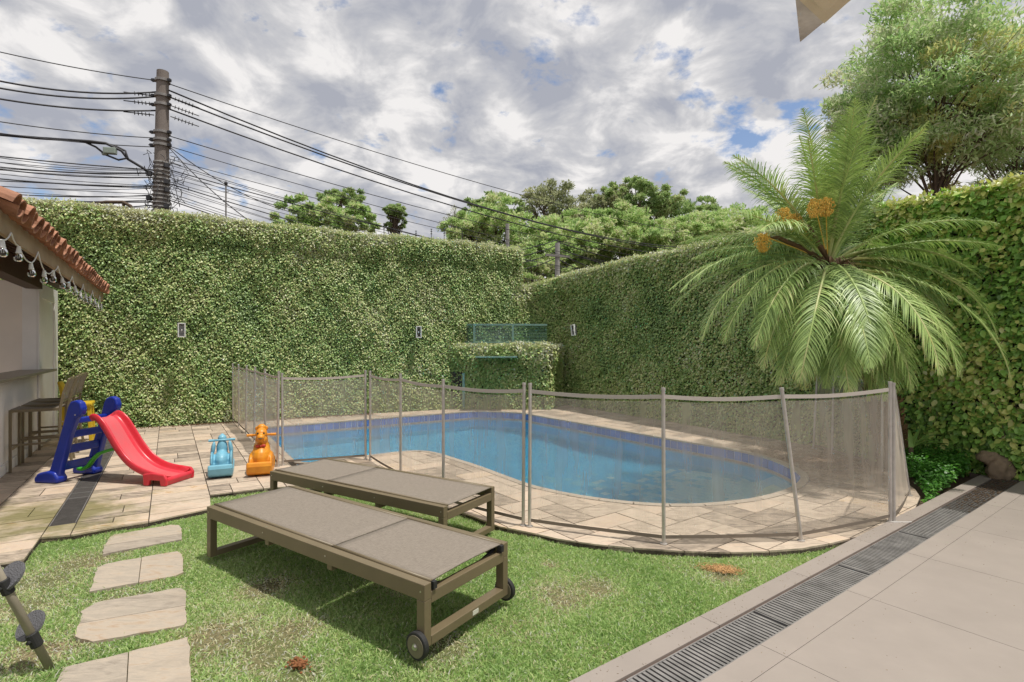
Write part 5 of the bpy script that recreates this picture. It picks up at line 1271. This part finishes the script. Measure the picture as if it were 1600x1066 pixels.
for az_, L_, el_ in ((10, .5, 40), (-8, .42, 30), (30, .45, 55), (60, .35, 65), (-25, .3, 45)):
    m_ = MB(); d = Vector((math.cos(R(az_)), math.sin(R(az_)), 0)); pts = []
    for i in range(7):
        t = i/6; pts.append(bs+d*L_*t*math.cos(R(el_))+Vector((0, 0, .22+L_*(math.sin(R(el_))*t-.35*t*t))))
    s_ = d.cross(Vector((0, 0, 1))); vs = []; 
    for i, p in enumerate(pts): w_ = .02*(1-(i/6)**3)+.001; vs += [p-s_*w_+Vector((0, 0, .008)), p, p+s_*w_+Vector((0, 0, .008))]
    m_.add(vs, [(3*i+a, 3*i+a+1, 3*i+a+4, 3*i+a+3) for i in range(6) for a in range(2)]); m_.build('leaf', mat('strap_leaf', (.16, .28, .06), .45) if 'strap_leaf' not in bpy.data.materials else bpy.data.materials['strap_leaf'], sp_e, smooth=True)
m_ = MB(); m_.tube([bs-Vector((0, 0, .08)), bs+Vector((0, 0, .24))], [.03, .02], 8); m_.build('stem', M['bark'], sp_e)
m_ = MB(); p = G(1574, 752)
m_.ell((p.x+.05, p.y+.14, .08), (.13, .11, .15)); m_.ell((p.x-.01, p.y+.18, .20), (.14, .10, .07)); m_.ell((p.x+.12, p.y+.2, .16), (.09, .10, .10))
rk_ = m_.build('rock', M['rock'], remesh=.016); tx_ = bpy.data.textures.new('lumps', 'CLOUDS'); tx_.noise_scale = .09; dm_ = rk_.modifiers.new('rough', 'DISPLACE'); dm_.texture = tx_; dm_.strength = .075; dm_.mid_level = .5
tag(rk_, 'rough brown rock at the foot of the right wall by the end of the drain', 'rock')
m_ = MB(); p = G(1548, 738); m_.box((p.x, p.y+.08, .04), (.16, .12, .10), .5); tag(m_.build('brick', mat('ochre_brick', (.42, .27, .13), .85, var=.9, scale=12, dark=.6), bevel=.008), 'ochre brick lying beside the brown rock', 'brick')
# litter under the palm
mb = MB()
for k in range(3800):
    x = random.gauss(3.75, .42); y = random.gauss(6.55, .62)
    if in_poly(x, y, deck) and not in_poly(x, y, coping_out):
        a = random.uniform(0, 3.14); l_ = random.uniform(.004, .022); mb.box((x, y, .004+random.uniform(0, .004)), (l_, .003, .002), a)
tag(mb.build('palm_litter', mat('litter', (.17, .10, .05), .9, island=.5)), 'brown crumbs fallen from the palm onto the deck by the fence', 'litter', kind='stuff')
# soil and dead leaves at the foot of the back wall
mb = MB()
for k in range(2600):
    t = random.random(); p = Vector(A[2]).lerp(Vector(A[4]), t*1.0) if random.random() < .8 else Vector(A[1]).lerp(Vector(A[2]), t); p = p+Vector((.47, -.88))*random.uniform(-.05, .26)*random.random()
    mb.box((p.x, p.y, .006), (random.uniform(.01, .03), .012, .003), random.uniform(0, 3))
tag(mb.build('dead_leaves', mat('dead_leaf', (.15, .09, .045), .9, island=.5)), 'dead brown leaves along the foot of the back fig wall', 'litter', kind='stuff')

# ================================================================== LEANING TUBE at the left edge
tb = empty('garden_pole', (0, 0, 0), label='leaning grey tube with black clamps and grey discs at the bottom left corner', cat='pole')
a = G(79, 1046, -.045); b = at(-60, 790, 2.16); d = (b-a).normalized()
m_ = MB(); m_.tube([a, b], .0165, 16); m_.build('tube', mat('grey_tube', (.33, .29, .22), .45, var=.8, scale=8, dark=.7), tb, smooth=True)
def on_tube(px):
    t = (px-79)/(-60-79); return a.lerp(b, t)
for px in (52, 6):
    p = on_tube(px); m_ = MB(); m_.tube([p-d*.034, p-d*.030, p+d*.030, p+d*.034], [.020, .023, .023, .020], 16); m_.tube([p+Vector((0, -.02, -.0)), p+Vector((-.0, -.034, 0))], .008, 8); m_.build('clamp', M['rubber'], tb, smooth=False)
    c0 = p+Vector((-.045, .03, .045)) if px > 20 else p+Vector((-.01, .03, .03))
    m_ = MB(); ax = Vector((.25, .75, -.6)).normalized(); m_.tube([c0-ax*.006, c0+ax*.006], .064, 28); m_.build('disc', mat('grey_disc', (.13, .13, .14), .55, bump=.8, bscale=160), tb)

# ================================================================== HOUSE EAVE (top right)
ev = empty('house_eave', (0, 0, 0), label='corner of a house eave with peeling paint at the top of the photo', cat='eave')
ze = 2.10
def at_z(px, py, z): Y_ = (z-H)*F/(HY-py); return Vector(((px-800)/F*Y_, Y_, z))
zf = ze+.012; Pc = at_z(1250, 66, zf); Q = at_z(1243, 0, zf); Rr = at_z(1330, 0, zf); q2 = Pc+(Q-Pc)*22.0; r2 = Pc+(Rr-Pc)*22.0
m_ = MB(); m_.prism([tuple(Pc[:2]), tuple(q2[:2]), tuple(r2[:2])], ze+.012, ze+.10); m_.build('fascia', M['old_paint'], ev)
I1 = at_z(1288, 34, ze); dq = (at_z(1252, 0, ze)-I1); dr_ = (at_z(1326, 0, ze)-I1)
m_ = MB(); m_.prism([tuple(I1[:2]), tuple((I1+dq*30)[:2]), tuple((I1+dr_*30)[:2])], ze-.004, ze+.011); m_.build('moulding', M['soffit'], ev)
I2 = at_z(1289, 16, ze-.012); 
m_ = MB(); m_.prism([tuple(I2[:2]), tuple((I2+dq*28)[:2]), tuple((I2+dr_*28)[:2])], ze-.018, ze-.005); m_.build('soffit_board', M['soffit'], ev, bevel=.002)

# ================================================================== UTILITY POLE AND CABLES
pole_c = Vector((-8.70, 13.0, 0)); ztop = H+428*13/820
up_e = empty('utility_pole', (0, 0, 0), label='tall concrete utility pole crowded with cables behind the back wall', cat='utility pole')
m_ = MB(); m_.tube([(pole_c.x-.12, 13, -.05), (pole_c.x+.01, 13, 4.8), (pole_c.x+.05, 13, ztop)], [.205, .172, .130], 24); m_.build('shaft', M['concrete'], up_e, smooth=False)
def pole_x(z): return pole_c.x+.01+.04*(z-4.8)/3.4
def pz(py): return H-(py-HY)*13/820
for py in (127, 151, 165, 208, 220, 228):
    z = pz(py); r_ = .165+.045*(8.2-z)/3.4; x = pole_x(z); m_ = MB(); m_.tube([(x, 13, z-.03), (x, 13, z+.03)], r_, 20); m_.build('band', M['galv'], up_e)
    m_ = MB()
    for sx_ in (-1, 1): m_.box((x+sx_*(r_+.03), 12.95, z), (.07, .07, .06)); m_.tube([(x+sx_*(r_+.02), 12.93, z), (x+sx_*(r_+.09), 12.93, z)], .014, 6)
    m_.build('clamp', M['cable'], up_e)
for k in range(13):
    z = pz(255+k*6.3); r_ = .178+.002*k+random.uniform(0, .008); x = pole_x(z); m_ = MB(); m_.tube([(x, 13, z-.016), (x, 13, z+.016)], r_, 18); m_.build('band', M['strap_steel'], up_e)
    if k % 2: 
        m_ = MB(); sg = random.choice((-1, 1)); m_.box((x+sg*(r_+.02), 12.87, z), (.09, .09, .10), random.random()); m_.build('clamp', M['cable'], up_e)
sag_m = MB()
for k in range(46):      # tangle of tails round the shaft
    z = pz(random.uniform(235, 335)); x0 = pole_x(z); a = random.uniform(0, 6.28); pts = [Vector((x0+math.cos(a)*.23, 13+math.sin(a)*.23-.02, z))]
    for i in range(5): pts.append(pts[-1]+Vector((random.gauss(0, .10), random.gauss(0, .05), random.gauss(-.06, .12))))
    sag_m.tube(smooth3(pts) if False else pts, .008, 4)
sag_m.build('cable_tails', M['cable'], up_e, smooth=True)['kind'] = 'stuff'
for sg, py, n_d in ((1, 152, 6), (1, 165, 6), (1, 182, 6), (-1, 150, 5), (-1, 163, 5), (-1, 180, 5)):   # strings of discs
    z = pz(py); x = pole_x(z)+sg*.2; dv = Vector((.8*sg, .6*sg, -.16 if sg > 0 else -.13)).normalized(); m_ = MB(); p = Vector((x, 13, z))
    m_.tube([p, p+dv*.62], .012, 6)
    for k in range(n_d): c0 = p+dv*(.10+k*.075); m_.tube([c0-dv*.008, c0+dv*.008], .045, 10)
    m_.build('insulator', M['cable'], up_e)
def cable(a, b, sag, r_, label=None, group='overhead cables', n_=20, cat='cable', ext=0):
    a = Vector(a); b = Vector(b); m_ = MB(); P_ = [a.lerp(b, i/n_)-Vector((0, 0, sag*4*(i/n_)*(1-i/n_))) for i in range(n_+1)]
    if ext: P_.append(P_[-1]+Vector((b.x-a.x, b.y-a.y, 0))*ext)
    m_.tube(P_, r_, 5)
    o = m_.build('cable', M['cable'], None, smooth=True); return tag(o, label, cat, group)
sd = Vector((.8, .6, 0)); farp = Vector((12.6, 29.0, 0)); nearL = Vector((-19.0, 5.3, 0))
def right(py, endz, sag, r_, label, dx=0): z = pz(py); cable((pole_x(z)+.15, 13, z), farp+Vector((dx, 0, endz)), sag, r_, label)
def left(py, y0, r_, label, sag=.1):   # y0: height in the photo where it leaves the left edge
    z = pz(py); a = Vector((pole_x(z)-.15, 13, z)); # the left image edge cuts the street line where x = -.9756 y
    t = 0; d = Vector((-.8, -.6, 0)); 
    # solve a + d*t on the edge
    t = (a.x+.9756*a.y)/(.8+.9756*.6); e_ = a+d*t; e_.z = H-(y0-HY)*e_.y/F; full = a+(e_-a)*1.5
    cable(a, full, sag, r_, label, ext=3)
right(131, 7.2, .55, .012, 'thin top cable running right from the tip of the concrete pole')
right(141, 6.75, 1.15, .021, 'upper of the two thick cables sagging right from the concrete pole')
right(151, 6.45, .95, .021, 'lower of the two thick cables sagging right from the concrete pole')
right(170, 6.05, .85, .020, 'thick cable leaving the concrete pole to the right below the insulators')
right(212, 5.6, .55, .012, 'thin cable leaving the concrete pole to the right at its middle clamps')
right(228, 4.9, .5, .010, 'thin cable just below the middle clamps, running right')
left(126, 75, .012, 'thin top cable running left from the tip of the concrete pole')
left(144, 109, .021, 'upper thick cable arriving from the left edge at the concrete pole', .28)
left(151, 120, .021, 'second thick cable arriving from the left edge at the concrete pole', .28)
left(173, 142, .021, 'third thick cable arriving from the left edge at the concrete pole', .2)
left(216, 184, .012, 'thin cable from the left edge reaching the middle clamps of the pole')
left(230, 202, .012, 'thin cable from the left edge reaching the pole just below its middle clamps')
# heavy bundle with a drip loop on the left
pts = [at(-40, 207, 11.6)+Vector((-8, -6, .1)), at(-40, 207, 11.6), at(60, 216, 11.9), at(140, 221, 12.2), at(165, 224, 12.35), at(190, 236, 12.5), at(200, 249, 12.6), at(222, 262, 12.8), at(236, 272, 12.9)]
m_ = MB(); m_.tube(pts, .032, 7); 
tag(m_.build('cable', M['cable'], smooth=True), 'heavy black cable bundle looping down onto the pole from the left', 'cable', 'overhead cables')
pts = [at(130, 221, 12.2), at(150, 230, 12.3), at(165, 242, 12.4), at(185, 250, 12.5), at(200, 247, 12.55), at(196, 236, 12.55), at(180, 228, 12.5), at(170, 226, 12.4)]
m_ = MB(); m_.tube(pts, .024, 7); tag(m_.build('cable', M['cable'], smooth=True), 'small loop of black cable hanging from the heavy bundle left of the pole', 'cable', 'overhead cables')
m_ = MB(); m_.box(at(172, 236, 12.4), (.26, .12, .15), .2); m_.tube([at(160, 240, 12.4), at(168, 240, 12.4)], .05, 8)
tag(m_.build('splice_box', mat('splice_plastic', (.30, .36, .31), .6), bevel=.02), 'grey green splice box on the cable loop left of the pole', 'splice box')
low = 'one of the thin cables of the dense low bundle crossing behind the wall top'
for k in range(24):
    y0 = 238+k*3.9+random.uniform(-2, 2); y1 = 262+k*3.0+random.uniform(-5, 5); z = pz(y1)
    a = Vector((pole_x(z)-.2, 13, z)); t = (a.x+.9756*a.y)/(.8+.9756*.6); e_ = a+Vector((-.8, -.6, 0))*t; e_.z = H-(y0-HY)*e_.y/F
    cable(a, a+(e_-a)*1.4, random.uniform(.02, .16), random.choice((.006, .008, .011, .015)), low, 'low cables left of the pole', ext=3)
low2 = 'one of the thin cables fanning out low to the right of the pole'
for k in range(15):
    y1 = 250+k*4.6+random.uniform(-2, 2); z = pz(y1); endz = 5.1-k*.16+random.uniform(-.1, .1)
    cable((pole_x(z)+.2, 13, z), farp+Vector((random.uniform(-.4, .4), 0, endz)), random.uniform(.5, 1.1), random.choice((.007, .009, .014)), low2, 'low cables right of the pole')
cable((pole_x(6)+.2, 13, pz(232)), at(392, 347, 11.3), .1, .011, 'black stay wire dropping steeply right from the pole to the wall top')
cable((pole_x(6)+.2, 13, pz(230)), at(470, 335, 16), .25, .011, 'second wire dropping right from the pole, less steep')
# far poles and posts
for (px, top, Y_, r_, lab) in ((871, 380, 24, .11, 'pale far utility pole among the trees right of the wall corner'), (793, 350, 20, .07, 'thin grey post rising behind the wall corner, left of the far utility pole'), (1161, 340, 29.0, .16, 'far utility pole hidden behind the palm fronds')):
    p = at(px, top, Y_); e = empty('far_pole', (0, 0, 0), label=lab, cat='pole'); m_ = MB(); m_.tube([(p.x, p.y, -.05), tuple(p)], [r_*1.2, r_], 12); m_.build('shaft', mat('pale_concrete', (.36, .35, .33), .8) if 'pale_concrete' not in bpy.data.materials else bpy.data.materials['pale_concrete'], e)
    if px == 871:
        m_ = MB(); m_.box((p.x, p.y-.1, p.z-.6), (1.2, .1, .1), .4); m_.build('crossarm', M['galv'], e)
for k, (za, zb) in enumerate(((412, 395), (430, 400), (447, 405), (402, 390))):
    cable(at(871, 375+k*9, 24), at(560+40*k, 372+k*6, 24), .8, .02, 'thin grey cable leaving the far utility pole to the left', 'cables of the far pole')
    cable(at(871, 378+k*9, 24), at(1130, 400+k*22, 42), .9, .025, 'thin grey cable leaving the far utility pole to the right', 'cables of the far pole')
ant = empty('mast', (0, 0, 0), label='thin mast with a small tip behind the wall right of the concrete pole', cat='mast')
p = at(353, 288, 12.5); m_ = MB(); m_.tube([(p.x, p.y, 0), tuple(p)], .018, 8); m_.build('rod', M['galv'], ant)
m_ = MB(); m_.ell(p+Vector((0, 0, .02)), (.04, .04, .05)); 
for q in (300, 315): m_.tube([at(353, q, 12.5)-Vector((.07, 0, 0)), at(353, q, 12.5)+Vector((.07, 0, 0))], .01, 5)
m_.build('tip', M['cable'], ant)
# street lamp arm lying over the wall top
sa = empty('lamp_bracket', (0, 0, 0), label='rusty curved lamp bracket just above the wall left of the concrete pole', cat='bracket')
m_ = MB(); m_.tube([at(140, 320, 11), at(165, 316, 11), at(192, 316, 11), at(204, 322, 11), at(207, 334, 11)], .035, 8); m_.tube([at(140, 322, 11), at(205, 325, 11)], .02, 6)
for q in (158, 175, 193): m_.tube([at(q, 317, 11), at(q, 336, 11)], .03, 6)
m_.build('tube', M['bark'], sa, smooth=True)
m_ = MB(); m_.ell(at(146, 321, 11), (.13, .07, .045)); m_.build('lamp_head', M['galv'], sa, smooth=True)
spk = 0
for px in (600, 650, 674, 694, 722, 745):
    p = at(px, 352+random.uniform(-3, 6)+ (px-600)*.09, 10.9+(px-600)*.006); m_ = MB(); m_.tube([p-Vector((0, 0, .35)), p], .007, 6)
    for q in (0, -.05, -.1): m_.tube([p+Vector((-.02, 0, q)), p+Vector((.02, 0, q))], .008, 5)
    tag(m_.build('fence_rod', M['cable']), 'thin black electric fence rod standing on the back wall top', 'rod', 'electric fence rods on the back wall')

# ================================================================== TREES BEYOND
def tree(px, Y_, top_py, wpx, label, m, n_l=9000, leaf=.16, crown_lo=.35, clumps=60, cmul=1.7, flat=1.0, trunk_r=None, name='tree', rusty=0, bot_py=None, branches=22, lean=0, seedv=None, elong=1.0, droop=0.0):
    p = at(px, top_py, Y_); top = p.z; bx = p.x; R_ = wpx/2*Y_/F; tr_ = trunk_r or .035*top*.5
    e = empty(name, (bx, Y_, -.05), label=label, cat='tree'); e.location = (0, 0, 0)
    z_lo = (H-(bot_py-HY)*Y_/F) if bot_py else top*crown_lo
    cz = (top+z_lo)/2; hz = (top-z_lo)/2; cen = Vector((bx, Y_, cz))
    cc = []; clumps = int(clumps*cmul)
    for k in range(clumps):
        d = Vector(rng.normal(size=3)).normalized(); rr = random.uniform(.35, 1.1)**.7
        q = Vector((d.x*R_*rr, d.y*R_*rr*.9, d.z*hz*rr)); q.z *= flat; 
        cc.append((cen+q, random.uniform(.13, .27)*min(R_, hz)*(1.15-.3*rr)))
    br = MB(); br.tube([(bx-lean*.5, Y_, -.05), (bx-lean*.2, Y_, z_lo*.6), (bx, Y_, cz*.9+.1*z_lo), (bx, Y_, cz+hz*.5)], [tr_*1.3, tr_, tr_*.6, tr_*.15], 9)
    br.build('trunk', M['bark'], e)
    bb = MB()
    for k in range(min(branches, clumps)):
        c_, r_ = cc[k]; s0 = Vector((bx, Y_, random.uniform(z_lo*.8, cz))); md = s0.lerp(c_, .5)+Vector((random.gauss(0, .06)*R_, 0, .05*hz)); bb.tube([s0, md, c_], [tr_*.34, tr_*.2, tr_*.05], 5)
        for j in range(3):
            c2, r2 = cc[random.randrange(clumps)]
            if (c2-c_).length < R_*.7: bb.tube([md, md.lerp(c2, .55)+Vector((0, 0, .03*hz)), c2], [tr_*.13, tr_*.08, tr_*.03], 4)
    bb.build('limbs', M['bark'], e)
    n_l = int(n_l*1.6); leaf = leaf*(.68 if not rusty and m.name != 'feathery_leaves' else .95); per = n_l//clumps; P_ = []; T_ = []
    for c_, r_ in cc:
        q = rng.normal(size=(per, 3)); q = q/np.linalg.norm(q, axis=1, keepdims=True)*rng.random((per, 1))**.45*r_*np.array([1.25, 1.25, .62*flat])
        P_.append(q+np.array(c_)); T_.append(rng.uniform(-.12, .12, per)+np.full(per, .95 if (random.random() < rusty*3 and abs(c_.x-bx) < R_*.45 and c_.z < cz+.3*hz) else random.uniform(-.12, .18)))
    P_ = np.concatenate(P_); T_ = np.concatenate(T_); n_ = len(P_)
    out = unit(P_-np.array(cen)); dd = rnd_dir(n_)+out*.7+np.array([0, 0, .15-droop])
    leaves('foliage', P_, dd, rnd_dir(n_)*.8+np.array([0, 0, .9]), leaf*rng.uniform(.6, 1.3, n_), leaf*.5/elong*rng.uniform(.7, 1.2, n_), m, e, T_)['kind'] = 'stuff'
    return e
grp = 'trees beyond the garden walls'
def T(*a, **k): o = tree(*a, **k); o['group'] = grp; return o
T(508, 24, 316, 150, 'bright yellow green tree just above the back wall right of the pole', TREE_L, 13000, .26, clumps=70, bot_py=380)
T(532, 27, 294, 80, 'darker rounded tree rising behind the bright yellow green one', TREE_D, 9000, .22, clumps=45, bot_py=345)
T(617, 30, 320, 34, 'small dark round headed tree standing alone above the wall', TREE_D, 3500, .2, clumps=26, bot_py=342)
T(617, 30.3, 338, 34, 'lower dark tuft under the small round headed tree', TREE_D, 2000, .2, clumps=14, bot_py=362)
T(712, 31, 326, 50, 'bare grey twiggy tree left of the green wood', TREE_G, 1100, .14, clumps=40, bot_py=375, branches=40)
T(775, 30, 315, 130, 'bright green tree left of the far utility pole', TREE_L, 12000, .3, clumps=70, bot_py=420)
T(770, 34, 308, 110, 'darker green tree top behind the thin grey post', TREE_D, 7000, .28, clumps=55, bot_py=360)
T(865, 33, 286, 95, 'tall loose tree with grey green tufts above the far utility pole', TREE_G, 5500, .28, clumps=60, bot_py=385, branches=45)
T(940, 38, 292, 110, 'sparse crowned tree behind the bright wood, left of the flat topped one', TREE_G, 8000, .32, clumps=60, bot_py=370, branches=45)
T(1000, 37, 284, 130, 'flat topped olive green tree in the middle of the wood', TREE_D, 12000, .32, clumps=70, bot_py=345, branches=45)
T(1080, 39, 310, 120, 'olive tree right of the flat topped one, behind the palm tips', TREE_D, 9000, .32, clumps=60, bot_py=390)
T(880, 29, 345, 150, 'bright green spreading tree around the far utility pole', TREE_L, 15000, .28, clumps=90, bot_py=450)
T(980, 30, 325, 150, 'bright light green tree in front of the flat topped tree', TREE_L, 15000, .28, clumps=90, bot_py=430)
T(1070, 28, 335, 150, 'bright green tree just left of the palm', TREE_L, 15000, .26, clumps=90, bot_py=430)
T(925, 31, 330, 160, 'pale green tree filling the wood behind the far utility pole', TREE_L, 14000, .26, clumps=90, bot_py=420)
T(1130, 29, 330, 170, 'pale green spreading tree just behind the left palm fronds', TREE_L, 14000, .26, clumps=90, bot_py=430)
T(735, 29, 335, 90, 'low bright green tree beside the bare grey one', TREE_L, 7000, .24, clumps=50, bot_py=400)
T(1180, 30, 325, 150, 'green tree behind the palm crown', TREE_L, 12000, .28, clumps=80, bot_py=430)
T(830, 27, 385, 140, 'low leafy green tree seen through the gap at the wall corner', TREE_L, 9000, .24, clumps=60, bot_py=470)
bigt = T(1462, 14.0, 4, 285, 'tall feathery tree with rusty tufts above the right wall', TREE_F, 26000, .19, clumps=120, bot_py=275, branches=80, trunk_r=.085, elong=1.9, rusty=.10)
T(1590, 15.0, 60, 190, 'second feathery crown at the right edge of the photo', TREE_F, 15000, .15, clumps=80, bot_py=290, branches=50, trunk_r=.07, elong=1.9)
T(1375, 14.6, 130, 150, 'lower spreading feathery crown left of the tall one, behind the palm', TREE_F, 12000, .15, clumps=70, bot_py=290, branches=50, trunk_r=.055, elong=1.9)
# far ground and hills so that nothing opens behind the trees
mb = MB(); hp = []
for i in range(61):
    x = -300+10*i; hp.append((x, 150+20*math.sin(i*.4), 7+3*math.sin(i*.35)+2*math.sin(i*1.1)))
for i in range(60):
    a, b = hp[i], hp[i+1]; mb.add([(a[0], a[1], -1), (b[0], b[1], -1), (b[0], b[1], b[2]), (a[0], a[1], a[2]), (b[0], b[1]+60, -1), (a[0], a[1]+60, -1)], [(0, 1, 2, 3), (3, 2, 4, 5)])
tag(mb.build('hill', M['hill']), kind='structure')
st_ = MB(); a = Vector((-22, 7.5, 0)); b = Vector((30, 46, 0)); nn = Vector((.6, -.8, 0)); st_.add([a-nn*4, b-nn*4, b+nn*0, a+nn*0], [(0, 3, 2, 1)])
for i in range(len(st_.v)): st_.v[i] = (st_.v[i][0], st_.v[i][1], -.045)
tag(st_.build('street', M['road'], recalc=False), kind='structure')
print('TRIS', sum(len(o.data.loop_triangles) if False else len(o.data.polygons) for o in bpy.data.objects if o.type == 'MESH'))
